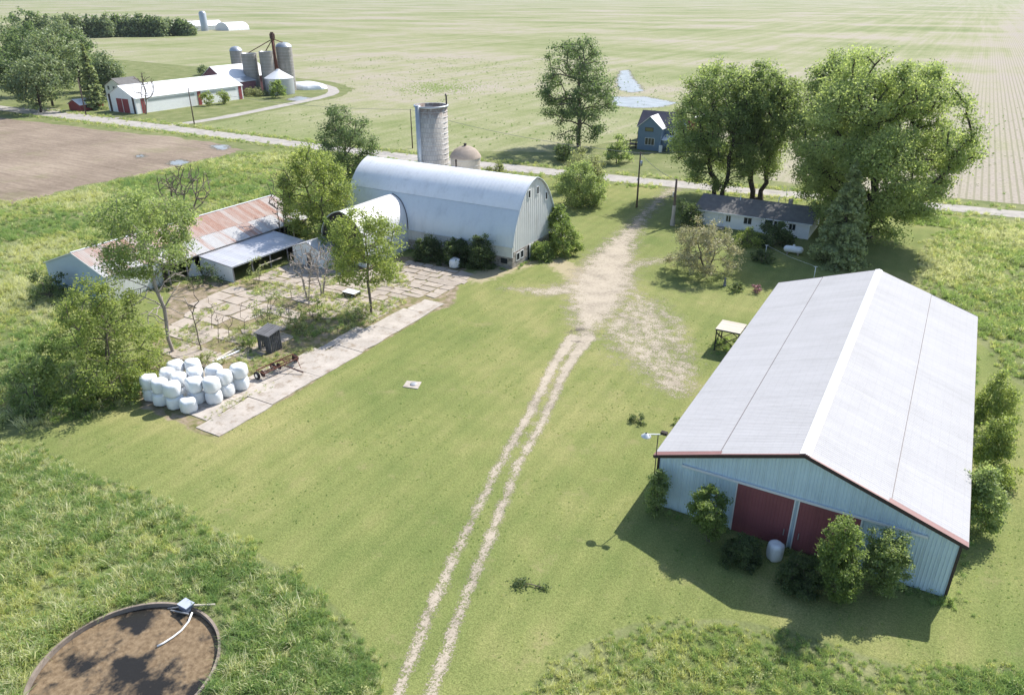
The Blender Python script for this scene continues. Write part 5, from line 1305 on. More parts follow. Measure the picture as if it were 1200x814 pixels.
def conifer(label, spec, leaf='spruce', whorls=26, seed=1, name='spruce_tree', group=None, size=.5, ragged=.2):
    u, v, ou, ov, rad, zt, zb = spec; g = np.random.default_rng(seed); t = thing(name, label, 'tree', (u, v, 0), group)
    N = [np.array([0, 0, -.05])]; par = [-1]
    for k in range(1, 16): N.append(np.array([0, 0, zt*k/15])); par.append(k-1)
    C = []; rn = []; D_ = []
    for w in range(whorls):
        h = .04 + .95*(w/whorls)**.95; z = zt*h; R = rad*(1-h)**.8*1.05; nb = int(7 + 5*(1-h))
        for b in range(nb):
            a = g.uniform(0, 6.28); r = max(.15, R*g.uniform(1-ragged*1.6, 1.08)); k0 = min(15, max(1, int(h*15))); tip = np.array([math.cos(a)*r, math.sin(a)*r, z - r*.22 + r*.05])
            mid = np.array([math.cos(a)*r*.55, math.sin(a)*r*.55, z - r*.18]); N += [mid, tip]; par += [k0, len(N)-2]; cv_ = g.uniform(0, 1)
            m = int(30 + 95*r/rad)
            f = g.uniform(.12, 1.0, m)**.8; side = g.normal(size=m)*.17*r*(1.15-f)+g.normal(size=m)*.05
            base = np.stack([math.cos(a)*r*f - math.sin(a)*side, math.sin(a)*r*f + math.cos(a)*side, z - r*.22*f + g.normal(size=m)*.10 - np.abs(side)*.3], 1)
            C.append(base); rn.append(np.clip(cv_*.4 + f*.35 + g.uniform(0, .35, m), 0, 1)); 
    C = np.concatenate(C); rn = np.concatenate(rn); C[:, 2] = np.maximum(C[:, 2], .08)
    add('trunk', limb_mesh('trunk', np.array(N), np.array(par), zt*.018, .015, M['bark_dark']), t)
    add('crown', leaves_mesh('crown', C, size*g.uniform(.5, 1.2, len(C)), np.array([0, 0, zt*.3]), L[leaf], rn, g, .5, .5), t)
    return t

def bare(label, spec, tips=60, seed=2, bark='bark_pale', stems=3, r0=None, name='bare_tree', shape='vase', group=None):
    return tree(name, label, 'tree', spec, 'dark', shape, tips, 0, .1, .5, bark, r0, 6, seed, group, 0, .3, stems)

# --- big trees
tree('cottonwood_tree', 'tall open cottonwood with bare limbs standing alone across the road', 'tree', (-77.96, 167.72, -0.77, -0.44, 9.16, 23.99, 1.21), 'cottonwood', 'oval', 140, 150, .46, 1.6, 'bark', .55, 12, 14, dead=10, trunk_top=.72)
tree('maple_tree', 'left twin maple with leaning dark trunks behind the ranch house', 'tree', (-34.88, 135.46, -1.46, -0.84, 7.72, 23.22, 2.18), 'maple', 'round', 270, 190, .37, 1.5, 'bark_dark', .55, 12, 5, stems=2, trunk_top=.4)
tree('maple_tree', 'right twin maple with forked dark trunk behind the ranch house', 'tree', (-28.54, 137.69, -0.79, -0.46, 6.31, 23.05, 4.29), 'maple', 'vase', 230, 190, .37, 1.5, 'bark_dark', .6, 12, 6, stems=2, trunk_top=.35)
tree('maple_tree', 'tall dark-topped maple rising between the twin maples and the broad one', 'tree', (-15.45, 136.52, -2.24, -1.29, 7.64, 26.16, 1.04), 'maple', 'round', 220, 190, .37, 1.6, 'bark_dark', .5, 10, 7)
tree('maple_tree', 'broadest maple with huge rounded pale crown right of the spruce', 'tree', (-8.14, 122.64, -1.25, -0.72, 12.00, 27.14, 1.47), 'maple_pale', 'spread', 600, 200, .36, 1.5, 'bark_dark', .75, 18, 8, trunk_top=.4)
conifer('dark ragged spruce tree between the ranch house and the big shed', (-10.35, 108.11, -1.21, -0.69, 4.46, 14.12, 0.49), seed=3, whorls=34, size=.5)
# --- trees round the barn and yard
tree('elm_tree', 'tall dark green tree rising behind the left end of the barn', 'tree', (-92.69, 102.22, 0.29, 0.16, 5.18, 16.05, 2.18), 'cottonwood', 'oval', 110, 130, .34, 1.2, 'bark', .3, 10, 9)
tree('box_elder_tree', 'bushy yellow-green tree between cattle shed and barn', 'tree', (-78.34, 78.83, 0.30, 0.17, 4.92, 14.18, 0.79), 'lime', 'oval', 150, 140, .3, 1.05, 'bark', .25, 10, 10, stems=2)
tree('ash_tree', 'slender pale green tree growing through the slab yard', 'tree', (-54.41, 61.78, 0.14, 0.08, 4.20, 12.52, 3.18), 'lime', 'oval', 150, 95, .25, .8, 'bark', .16, 8, 11, trunk_top=.65)
tree('ash_tree', 'tall leaning tree with dead lower limbs over the cattle shed', 'tree', (-65.80, 43.62, -0.73, -0.42, 4.88, 16.52, 8.83), 'maple', 'round', 160, 110, .25, .85, 'bark_pale', .2, 8, 12, dead=90, trunk_top=.35)
tree('box_elder_tree', 'wide bushy low-branched tree left of the bale pile', 'tree', (-64.45, 35.16, 1.07, 0.61, 4.90, 11.04, 0.64), 'lime', 'bush', 210, 110, .22, .75, 'bark', .16, 10, 13, stems=3)
tree('lilac_shrub', 'dark shrub at the blue end of the cattle shed', 'shrub', (-91.12, 45.59, 0.38, 0.22, 2.36, 3.72, 0.05), 'dark', 'bush', 34, 60, .26, .6, 'bark', .08, 5, 14, stems=2)
tree('elder_shrub', 'dark green shrub at the left edge below the bushy tree', 'shrub', (-66.71, 29.59, 0.87, 0.50, 2.04, 5.64, 0.05), 'maple', 'bush', 60, 70, .25, .6, 'bark', .08, 6, 15, stems=3)
tree('elder_shrub', 'low green shrub between the bushy tree and the bale pile', 'shrub', (-61.87, 34.18, 0.14, 0.08, 2.53, 2.65, 0.05), 'vine', 'bush', 40, 55, .22, .5, 'bark', .06, 5, 16, stems=3)
tree('elder_shrub', 'low dark shrub in the shade left of the bale pile', 'shrub', (-63.32, 30.67, 0.33, 0.19, 2.20, 1.48, 0.05), 'vine', 'bush', 40, 55, .22, .5, 'bark', .06, 5, 17, stems=3)
bare('bare grey tree on the meadow behind the cattle shed', (-103.72, 76.75, 0.34, 0.20, 4.46, 9.30, 0.85), 150, 18, 'bark', 2)
bare('bare tree left of the cattle shed ridge', (-110.22, 77.10, 0.83, 0.47, 2.09, 7.47, 0.72), 34, 40, 'bark', 2)
bare('leafless tree with dark stems against the rusty roof', (-82.23, 75.64, 0.72, 0.42, 2.44, 11.50, 3.10), 110, 19, 'bark', 3, .12)
bare('bleached leafless shrub on the left of the slab yard pair', (-63.81, 61.29, 0.18, 0.10, 2.23, 7.11, 1.55), 170, 20, 'bark_pale', 4, .09, 'bare_shrub')
bare('bleached leafless shrub on the right of the slab yard pair', (-63.67, 63.67, 0.30, 0.17, 2.38, 6.80, 1.46), 170, 21, 'bark_pale', 4, .09, 'bare_shrub')
bare('thin leaning bare sapling beside the dead-limbed tree', (-63.43, 45.22, -0.23, -0.13, 1.21, 8.13, 2.54), 14, 22, 'bark', 1, .06, 'bare_sapling')
tree('sapling', 'small leafy sapling clump beside the grey board shack', 'sapling', (-61.25, 52.25, 0.39, 0.22, 2.23, 4.64, 0.41), 'weed', 'vase', 34, 36, .2, .45, 'bark', .05, 5, 23, stems=3)
tree('sapling', 'leafy weed clump under the bleached bare shrubs', 'sapling', (-59.72, 57.56, 0.23, 0.13, 1.37, 2.84, 0.05), 'vine', 'bush', 18, 36, .2, .4, 'bark', .04, 4, 24, stems=2)
tree('weed_clump', 'green weeds growing at the left of the open-fronted lean-to', 'weeds', (-79.69, 58.96, 0.84, 0.48, 2.51, 2.54, 0.05), 'dark', 'bush', 24, 40, .22, .5, 'bark', .04, 4, 25, stems=3)
tree('weed_clump', 'tall pale weeds before the open-fronted lean-to', 'weeds', (-73.51, 62.51, 0.31, 0.18, 1.52, 3.45, 0.05), 'weed', 'vase', 14, 32, .2, .4, 'bark', .03, 4, 26, stems=3)
tree('weed_clump', 'dark weeds against the cattle shed left of the lean-to', 'weeds', (-83.19, 55.52, 0.44, 0.26, 2.15, 3.19, 0.05), 'dark', 'bush', 26, 42, .24, .5, 'bark', .04, 4, 27, stems=3)
for i, (sp_, lab) in enumerate((((-63.41, 47.42, 0.34, 0.19, 0.54, 3.94, 0.70), 'thin dead stem left of the board shack'), ((-63.50, 48.87, 0.28, 0.16, 0.78, 3.00, 0.41), 'taller dead stem just left of the board shack'), ((-63.46, 50.98, 0.35, 0.20, 0.84, 3.65, 0.41), 'dead stem behind the board shack'), ((-67.13, 49.67, 0.35, 0.20, 0.80, 3.57, 0.52), 'dead stem in the weeds near the leaning sapling'), ((-61.30, 55.51, 0.33, 0.19, 0.87, 3.74, 0.63), 'dead stem right of the leafy sapling clump'))):
    bare(lab, sp_, 12, 120+i, 'bark', 1, .03, 'dead_stem')
tree('weed_clump', 'pale weeds behind the bale pile', 'weeds', (-60.37, 43.10, 0.26, 0.15, 1.71, 1.52, 0.05), 'weed', 'bush', 26, 40, .16, .3, 'bark', .03, 4, 130, stems=3)
tree('weed_clump', 'weeds around the foot of the slender pale green tree', 'weeds', (-54.70, 60.45, 0.18, 0.10, 2.01, 1.48, 0.05), 'weed', 'bush', 26, 40, .18, .32, 'bark', .03, 4, 131, stems=3)
tree('weed_clump', 'tall weeds between the shack and the bare shrubs', 'weeds', (-58.98, 54.09, 0.27, 0.16, 1.41, 2.05, 0.05), 'weed', 'bush', 28, 40, .18, .34, 'bark', .03, 4, 132, stems=3)
tree('weed_clump', 'weeds at the left of the board shack', 'weeds', (-59.58, 48.15, -0.11, -0.06, 1.21, 1.38, 0.05), 'vine', 'bush', 24, 40, .16, .3, 'bark', .03, 4, 133, stems=3)
tree('weed_clump', 'weeds in the slab joints below the bare tree trunk', 'weeds', (-65.32, 40.91, 0.49, 0.28, 1.72, 1.43, 0.05), 'weed', 'bush', 28, 40, .18, .34, 'bark', .03, 4, 134, stems=3)
def brush_pile():
    c = (-66.48, 35.38); s = thing('brush_pile', 'heap of dead sticks under the wide bushy tree', 'brush pile', (*c, 0)); g = np.random.default_rng(77)
    for k in range(60):
        a = g.uniform(0, 6.28); r = g.uniform(0, 1.8); p = Vector((c[0]+math.cos(a)*r*1.3, c[1]+math.sin(a)*r*.7, g.uniform(.04, .5))); d = Vector((g.normal(), g.normal(), g.normal()*.18)).normalized()*g.uniform(.5, 1.3); q = p + d; q.z = max(.03, q.z)
        MB().tube([tuple(p), tuple((p+q)/2 + Vector((0, 0, .05))), tuple(q)], [.035, .028, .015], 5).build('stick', M['bark_pale'], s)
brush_pile()
# --- bushes at the barn
for i, (sp_, lab, lf) in enumerate((
  ((-60.16, 81.15, 0.02, 0.01, 1.84, 3.46, 0.13), 'dark bush at the barn side nearest the wing', 'dark'),
  ((-55.93, 81.90, 0.05, 0.03, 1.99, 3.42, 0.05), 'dark bush in the middle of the barn side', 'dark'),
  ((-52.13, 82.04, 0.14, 0.08, 1.72, 4.68, 0.05), 'tallest dark bush at the barn side near its corner', 'dark'),
  ((-46.46, 89.45, -0.07, -0.04, 1.49, 2.36, 0.05), 'low leafy bush at the foot of the barn gable', 'vine'),
  ((-44.60, 92.70, -0.17, -0.10, 2.05, 4.99, 0.05), 'rounded leafy bush right of the barn gable', 'vine'))):
    tree('bush', lab, 'bush', sp_, lf, 'bush', 70, 95, .25, .55, 'bark', .07, 6, 30+i, stems=3)
tree('climbing_vine', 'vine climbing up the right side of the barn gable', 'vine', (-47.2, 95.2, 0, .3, 1.6, 6.4, .1), 'vine', 'oval', 70, 90, .28, .55, 'bark', .06, 5, 36, stems=2)
tree('climbing_vine', 'dark leafy growth on the end of the barn wing', 'vine', (-70.4, 73.3, 0, 0, 2.7, 6.6, .1), 'vine', 'bush', 70, 80, .28, .6, 'bark', .06, 5, 37, stems=2)
# --- along the drive and the house
tree('bush', 'pale bush behind the round bush right of the barn', 'bush', (-59.52, 128.76, 0.70, 0.40, 4.46, 7.93, 0.05), 'olive', 'bush', 80, 110, .3, .85, 'bark', .1, 7, 41, stems=3)
tree('bush', 'big round dense bush right of the barn', 'bush', (-53.78, 118.38, -0.25, -0.15, 4.13, 7.25, 0.05), 'maple', 'round', 150, 130, .28, .8, 'bark', .1, 8, 42, stems=3)
tree('small_tree', 'small tree on the lawn beside the blue-grey farmhouse', 'tree', (-62.78, 154.73, 0.08, 0.05, 2.86, 5.64, 0.55), 'maple', 'bush', 40, 70, .42, .8, 'bark', .12, 6, 43)
tree('crabapple_tree', 'broad bronze-tinged crabapple on the lawn before the ranch house', 'tree', (-24.85, 95.35, -0.64, -0.37, 4.76, 7.35, 0.84), 'pink', 'bush', 130, 100, .22, .7, 'bark', .16, 9, 44, stems=2)
tree('bush', 'dark bush at the pole beside the drive', 'bush', (-33.88, 115.23, -0.35, -0.20, 2.10, 4.00, 0.05), 'dark', 'bush', 50, 70, .3, .7, 'bark', .08, 6, 45, stems=3)
tree('bush', 'pale rounded bush under the ranch house window', 'bush', (-23.13, 110.10, -0.05, -0.03, 2.01, 2.73, 0.05), 'lime', 'bush', 34, 60, .28, .55, 'bark', .06, 5, 46, stems=3)
tree('bush', 'dark dense bush before the ranch house', 'bush', (-19.63, 112.11, -0.29, -0.17, 2.32, 3.62, 0.05), 'dark', 'bush', 55, 75, .3, .65, 'bark', .07, 6, 47, stems=3)
tree('bush', 'low dark bush beside the clothesline post', 'bush', (-19.51, 103.67, -0.04, -0.02, 1.72, 1.49, 0.05), 'dark', 'bush', 22, 50, .26, .5, 'bark', .05, 4, 48, stems=3)
tree('bush', 'dark shrub row behind the farmhouse deck', 'bush', (-56.60, 175.06, 0.05, 0.03, 3.40, 3.53, 0.05), 'dark', 'bush', 34, 60, .42, .8, 'bark', .08, 5, 49, stems=3)
tree('bush', 'scrubby bush by the road right of the domed silo', 'bush', (-79.62, 131.48, 0.16, 0.09, 1.91, 2.93, 0.05), 'olive', 'bush', 22, 50, .34, .6, 'bark', .06, 4, 50, stems=3)
tree('bush', 'dark scrub at the foot of the tall cottonwood', 'bush', (-72.86, 149.97, 0.10, 0.06, 2.42, 4.40, 0.05), 'dark', 'bush', 30, 60, .42, .9, 'bark', .08, 5, 51, stems=3)
tree('garden_shrub', 'small clipped green shrub on the lawn near the garden figure', 'shrub', (-19.56, 90.38, -0.02, -0.01, 0.91, 1.14, 0.05), 'dark', 'bush', 16, 50, .18, .35, 'bark', .04, 4, 52, stems=3)
tree('garden_shrub', 'small purple-leaved shrub on the lawn', 'shrub', (-17.42, 90.93, -0.03, -0.02, 0.64, 1.13, 0.11), 'plum', 'round', 10, 40, .16, .28, 'bark', .04, 4, 53) if 'plum' in L else None
# --- shrubs round the machine shed
for i, (sp_, lab, lf, sh, n) in enumerate((
  ((-12.74, 42.90, -0.09, -0.05, 0.66, 3.82, 0.08), 'narrow leafy sapling at the left corner of the machine shed', 'maple', 'oval', 34),
  ((-8.69, 42.03, -0.24, -0.14, 1.26, 4.39, 0.59), 'leafy young tree left of the red shed doors', 'vine', 'oval', 60),
  ((-6.24, 41.08, -0.10, -0.06, 1.14, 1.98, 0.14), 'low dark bush in front of the left red door', 'dark', 'bush', 52),
  ((-2.42, 40.39, -0.13, -0.08, 1.22, 2.33, 0.14), 'low dark bush between the white bale and the taller shrubs', 'dark', 'bush', 56),
  ((0.06, 40.64, -0.71, -0.41, 1.33, 6.15, 0.28), 'tall leafy shrub with sunlit top before the right red door', 'vine', 'oval', 100),
  ((2.28, 42.58, -0.46, -0.27, 1.35, 4.67, 0.28), 'dark rounded shrub right of the red shed doors', 'maple', 'oval', 80))):
    tree('shrub', lab, 'shrub', sp_, lf, sh, n*2, 80, .15, .28, 'bark', .05, 6, 60+i, stems=2 if n > 40 else 1)
for i, (sp_, lab) in enumerate((((8.36, 68.24, -0.67, -0.39, 1.50, 5.66, 0.42), 'upper pale shrub along the right wall of the machine shed'), ((8.22, 59.99, -0.81, -0.47, 1.41, 5.62, 0.16), 'middle pale shrub along the right wall of the machine shed'), ((7.48, 52.57, -0.67, -0.39, 1.16, 5.27, 0.44), 'lowest pale shrub along the right wall of the machine shed'))):
    tree('shrub', lab, 'shrub', sp_, 'lime' if i < 2 else 'maple', 'bush', 90, 110, .18, .5, 'bark', .06, 6, 70+i, stems=3)
tree('weed_tuft', 'low dark weed tuft on the lawn near the shed', 'weeds', (-18.56, 54.54, -0.06, -0.03, 0.71, 0.77, 0.05), 'dark', 'bush', 14, 40, .14, .22, 'bark', .02, 3, 80, stems=2)
tree('weed_tuft', 'small weed tuft against the left shed wall', 'weeds', (-15.58, 55.76, -0.00, -0.00, 0.48, 0.86, 0.05), 'vine', 'bush', 8, 40, .13, .2, 'bark', .02, 3, 81)
tree('weed_tuft', 'weeds growing beneath the raised platform', 'weeds', (-16.55, 73.87, 0.12, 0.07, 1.09, 0.80, 0.05), 'vine', 'bush', 16, 40, .2, .35, 'bark', .03, 3, 82, stems=2)
tree('weed_tuft', 'small weed at the foot of the right shed corner', 'weeds', (5.77, 43.75, -0.06, -0.03, 0.26, 0.55, 0.05), 'vine', 'bush', 5, 30, .1, .15, 'bark', .02, 3, 83)
# fallen branch on the lawn
def fallen():
    a, b = (-18.09, 31.90), (-16.29, 32.42); s = thing('fallen_branch', 'fallen leafy branch lying on the mown lawn', 'branch', (*a, 0)); g = np.random.default_rng(5)
    m = MB(); A = Vector((*a, .06)); B = Vector((*b, .06)); m.tube([A, (A+B)/2 + Vector((0, .1, .08)), B], [.015, .03, .045], 6)
    for k in range(7):
        p = A.lerp(B, .1 + .12*k); m.tube([p, p + Vector((g.uniform(-.5, .2), g.uniform(-.5, .5), .12))], [.018, .008], 5)
    m.build('branch', M['bark'], s)
    n = 260; c = np.concatenate([g.normal(size=(200, 3))*[.3, .28, .1] + [.3, .1, .16], g.normal(size=(60, 3))*[.2, .15, .06] + [b[0]-a[0], b[1]-a[1], .1]]); c[:, 2] = np.abs(c[:, 2])+.03
    add('leaves', leaves_mesh('leaves', c, g.uniform(.1, .2, n), np.array([0, 0, -1.]), L['dark'], g.uniform(0, 1, n), g), s)
fallen()

# --- far farmstead trees (background)
FT = [((-291.44, 157.54, 4.14, 2.38, 8.66, 24.13, 3.48), 0), ((-257.14, 146.75, 3.96, 2.28, 8.70, 23.09, 3.19), 1), ((-245.51, 135.94, 1.20, 0.69, 6.97, 17.65, 2.02), 2), ((-283.70, 173.52, 2.12, 1.22, 7.45, 19.84, 2.40), 0), ((-316.39, 187.26, 3.85, 2.21, 9.11, 23.40, 5.84), 1), ((-328.45, 173.35, 2.28, 1.31, 9.95, 24.20, 3.20), 2), ((-266.02, 172.16, 1.82, 1.04, 4.53, 14.26, 1.16), 1), ((-264.81, 129.03, 4.15, 2.39, 9.13, 19.80, 3.06), 0)]
fl = ['broad', 'rounded', 'low spreading']
fn = ['leftmost behind the red shed', 'mid grove left of the red shed', 'lowest at the front of the grove by the road', 'beside the dark spruce', 'at the back of the grove', 'at the left edge of the picture at the back', 'right of the dark spruce beside the white shed', 'at the very left edge by the road']
for i, ((sp_, k), w) in enumerate(zip(FT, fn)):
    tree('grove_tree', 'tree of the far farmstead grove, %s' % w, 'tree', sp_, 'far' if k else 'cottonwood', 'round', 90, 60, .8, 1.9, 'bark_dark', .4, 8, 90+i, 'trees of the far farmstead grove')
conifer('dark spruce beside the small red shed at the far farmstead', (-237.56, 149.01, 2.03, 1.17, 4.11, 20.06, 0.52), 'spruce', 18, 7, 'spruce_tree', None, 1.0, .4)
bare('bare tree in front of the far white shed', (-214.38, 149.77, 0.98, 0.57, 3.83, 12.22, 3.48), 60, 95, 'bark', 2, .2)
bare('bare tree rising above the far farmstead spruce', (-271.08, 174.92, 1.82, 1.05, 2.45, 15.05, 2.95), 30, 96, 'bark', 1, .2)
tree('young_tree', 'young tree before the galvanised grain bin', 'tree', (-207.80, 197.46, 0.20, 0.11, 2.52, 5.37, 0.29), 'vine', 'oval', 30, 50, .6, 1.0, 'bark', .12, 5, 97)
tree('bush', 'scrub at the corner of the far white shed', 'bush', (-219.94, 198.65, 0.34, 0.19, 5.19, 2.33, 0.05), 'olive', 'bush', 30, 50, .6, 1.1, 'bark', .1, 5, 98, stems=2)
tree('small_tree', 'small tree growing along the far white shed wall', 'bush', (-212.13, 177.34, 0.21, 0.12, 1.83, 4.31, 0.27), 'lime', 'oval', 20, 44, .5, .8, 'bark', .1, 5, 99)
tree('small_tree', 'second small tree growing along the far white shed wall', 'bush', (-213.46, 171.87, 0.34, 0.20, 1.94, 4.25, 0.27), 'lime', 'oval', 20, 44, .5, .8, 'bark', .1, 5, 100)
tree('bush', 'bush behind the old maroon barn', 'bush', (-295.49, 238.37, 0.35, 0.20, 3.03, 4.28, 0.36), 'far', 'bush', 16, 40, .8, 1.2, 'bark', .1, 4, 101)
g_ = np.random.default_rng(21)
px_row = [(-620.18, 391.95, 1.86, 1.07, 8.13, 16.22, 1.26), (-611.90, 396.70, 2.27, 1.30, 6.10, 14.99, 1.26), (-604.81, 400.78, 2.47, 1.42, 6.09, 17.46, 1.26), (-608.89, 412.59, 2.29, 1.31, 6.21, 15.89, 1.28), (-600.47, 417.43, 0.92, 0.53, 6.21, 14.63, 1.28), (-593.24, 421.59, 2.25, 1.29, 6.21, 16.51, 1.28), (-585.42, 426.09, 1.55, 0.89, 6.21, 15.89, 1.28), (-577.59, 430.59, 1.39, 0.80, 5.52, 14.63, 1.28), (-581.24, 443.18, 1.15, 0.66, 5.63, 12.97, 0.65), (-573.88, 447.41, 1.01, 0.58, 4.93, 11.68, 0.65), (-568.37, 450.58, 0.78, 0.45, 4.94, 9.10, 0.65), (-619.89, 365.29, 2.34, 1.35, 13.06, 19.23, 1.22), (-625.91, 349.10, 2.71, 1.56, 14.10, 20.66, 1.80), (-617.13, 380.05, 2.21, 1.27, 7.98, 18.96, 1.24)]
for i, sp_ in enumerate(px_row):
    tree('row_tree', 'dark tree in the distant tree row beyond the far farmstead', 'tree', sp_, 'far' if i % 3 else 'cottonwood', 'bush', 60, 30, 2.0, 3.2, 'bark_dark', .5, 6, 110+i, 'distant tree row')
# --- lawn tufts / meadow grass
def tuft_mesh(name, n, h, spread, mat, seed, lean=.35, width=.03):
    g = np.random.default_rng(seed); a = g.uniform(0, 6.28, n); r = spread*np.sqrt(g.uniform(0, 1, n)); b = np.stack([np.cos(a)*r, np.sin(a)*r, np.zeros(n)], 1)
    hh = h*g.uniform(.45, 1.1, n); d = np.stack([g.normal(size=n)*lean*hh, g.normal(size=n)*lean*hh, hh], 1); s = unit(np.cross(d, g.normal(size=(n, 3))))*width*g.uniform(.6, 1.4, (n, 1))
    droop = np.stack([d[:, 0]*.6, d[:, 1]*.6, -hh*.12], 1)
    V = np.stack([b - s, b + s, b + d*.62 + s*.8, b + d*.62 - s*.8, b + d + droop + s*.15], 1).reshape(-1, 3); k = (np.arange(n)*5)[:, None]
    F3 = np.concatenate([k + [[0, 1, 2]], k + [[0, 2, 3]], k + [[3, 2, 4]]], 0)
    rn = np.tile(g.uniform(0, 1, n), 3)
    return np_mesh(name, V, F3, mat, {'rnd': rn})
def head_tuft(name, n, h, spread, mat, seed):
    """leafy weed clump: stems with small leaf faces"""
    g = np.random.default_rng(seed); c = g.normal(size=(n, 3))*[spread, spread, 0]; c[:, 2] = h*g.uniform(.1, 1, n)**.8
    return leaves_mesh(name, c, g.uniform(.08, .2, n)*(h/.6), np.array([0, 0, -.5]), mat, g.uniform(0, 1, n), g)
def grass_leaf(name, dark, light):
    dark = grey(tuple(x*2.8+.03 for x in dark), .10); light = grey(tuple(x*2.1+.035 for x in light), .10)
    t = NT(name); a = t.attr('rnd').outputs['Fac']; p = t.pos(); f = t.math('ADD', t.math('MULTIPLY', a, .5), t.math('MULTIPLY', t.noise(p, .16, 4, .6), .55))
    col = t.ramp(f, [(.2, dark), (.55, tuple((x+y)/2 for x, y in zip(dark, light))), (.9, light)]); t.fin(col, .6, .25)
    tr = t.n('ShaderNodeBsdfTranslucent'); t.l(t.mix(1.0, col, (1.03, 1.06, .72), 'MULTIPLY'), tr.inputs[0]); ms = t.n('ShaderNodeMixShader'); ms.inputs[0].default_value = .55
    t.l(t.b.outputs[0], ms.inputs[1]); t.l(tr.outputs[0], ms.inputs[2]); t.l(ms.outputs[0], t.out.inputs[0]); return t.mat
GM = {'green': grass_leaf('meadow_grass', (.075, .12, .03), (.22, .27, .085)), 'yellow': grass_leaf('ripe_grass', (.15, .17, .05), (.34, .33, .14)), 'seed': grass_leaf('seeding_grass', (.17, .18, .09), (.40, .38, .26)), 'deep': grass_leaf('lush_grass', (.05, .095, .028), (.15, .21, .06))}
def src_obj(me): return bpy.data.objects.new(me.name, me)
TU = {
 'green': src_obj(tuft_mesh('tuft_green', 40, .72, .32, GM['green'], 1, .35, .02)), 'yellow': src_obj(tuft_mesh('tuft_yellow', 38, .66, .32, GM['yellow'], 2, .35, .02)),
 'seed': src_obj(tuft_mesh('tuft_seed', 34, .8, .3, GM['seed'], 3, .3, .02)), 'deep': src_obj(tuft_mesh('tuft_deep', 44, .75, .34, GM['deep'], 4, .35, .02)),
 'weed': src_obj(head_tuft('tuft_weed', 40, .7, .22, L['weed'], 5)), 'dark': src_obj(head_tuft('tuft_dark', 46, .6, .26, L['dark'], 6)),
}
def scatter(name, label, pts, kinds, idx, scale):
    n = len(pts); me = bpy.data.meshes.new(name); me.vertices.add(n); me.vertices.foreach_set('co', np.asarray(pts, np.float32).ravel())
    for nm, ty, arr in (('sc', 'FLOAT', scale), ('rz', 'FLOAT', rng.uniform(0, 6.283, n)), ('rx', 'FLOAT', rng.normal(0, .22, n)), ('ry', 'FLOAT', rng.normal(0, .22, n)), ('ki', 'INT', idx)):
        a = me.attributes.new(nm, ty, 'POINT'); a.data.foreach_set('value', np.asarray(arr, np.int32 if ty == 'INT' else np.float32))
    o = add(name, me); ng = bpy.data.node_groups.new(name, 'GeometryNodeTree')
    ng.interface.new_socket('Geometry', in_out='INPUT', socket_type='NodeSocketGeometry'); ng.interface.new_socket('Geometry', in_out='OUTPUT', socket_type='NodeSocketGeometry')
    N_ = ng.nodes; lk = ng.links.new; gi = N_.new('NodeGroupInput'); go = N_.new('NodeGroupOutput'); iop = N_.new('GeometryNodeInstanceOnPoints'); j = N_.new('GeometryNodeJoinGeometry')
    for k in kinds[::-1]:
        oi = N_.new('GeometryNodeObjectInfo'); oi.inputs['Object'].default_value = TU[k]; oi.inputs['As Instance'].default_value = True; lk(oi.outputs['Geometry'], j.inputs[0])
    def na(nm, ty):
        x = N_.new('GeometryNodeInputNamedAttribute'); x.data_type = ty; x.inputs[0].default_value = nm; return next(s for s in x.outputs if s.enabled and s.name == 'Attribute')
    cx = N_.new('ShaderNodeCombineXYZ'); lk(na('rz', 'FLOAT'), cx.inputs[2]); lk(na('rx', 'FLOAT'), cx.inputs[0]); lk(na('ry', 'FLOAT'), cx.inputs[1])
    lk(gi.outputs[0], iop.inputs['Points']); lk(j.outputs[0], iop.inputs['Instance']); iop.inputs['Pick Instance'].default_value = True
    lk(na('ki', 'INT'), iop.inputs['Instance Index']); lk(cx.outputs[0], iop.inputs['Rotation']); lk(na('sc', 'FLOAT'), iop.inputs['Scale']); lk(iop.outputs[0], go.inputs[0])
    md = o.modifiers.new('scatter', 'NODES'); md.node_group = ng
    return tag(o, label, kind='stuff')
def vnoise(P, scale, seed):
    """cheap smooth value noise for clumping"""
    g = np.random.default_rng(seed); T = g.uniform(0, 1, (64, 64)); q = P*scale; i = np.floor(q).astype(int); f = q - i; f = f*f*(3-2*f); a = lambda x, y: T[x % 64, y % 64]
    x, y = i[:, 0], i[:, 1]; return (a(x, y)*(1-f[:, 0])+a(x+1, y)*f[:, 0])*(1-f[:, 1]) + (a(x, y+1)*(1-f[:, 0])+a(x+1, y+1)*f[:, 0])*f[:, 1]
def fill(poly, density, seed):
    A = np.array(poly); lo, hi = A.min(0), A.max(0); g = np.random.default_rng(seed); n = int((hi-lo).prod()*density); P = lo + g.uniform(0, 1, (n, 2))*(hi-lo)
    return P[inside(P, poly)]
def inview(P, pad=60):
    th = math.radians(29.9); x = P[:, 0]*math.cos(th) + P[:, 1]*math.sin(th); y = -P[:, 0]*math.sin(th) + P[:, 1]*math.cos(th)
    p = math.radians(25.39); Z = y*math.cos(p) + 34*math.sin(p); Y = y*math.sin(p) - 34*math.cos(p); Z = np.maximum(Z, .1)
    px = 600 + 881.3*x/Z; py = 407 - 881.3*Y/Z; return (px > -pad) & (px < 1200+pad) & (py > -pad) & (py < 814+pad+40)
def clear(P):
    return ~built(P)
def Z0(P): return np.concatenate([P, np.zeros((len(P), 1))], 1)
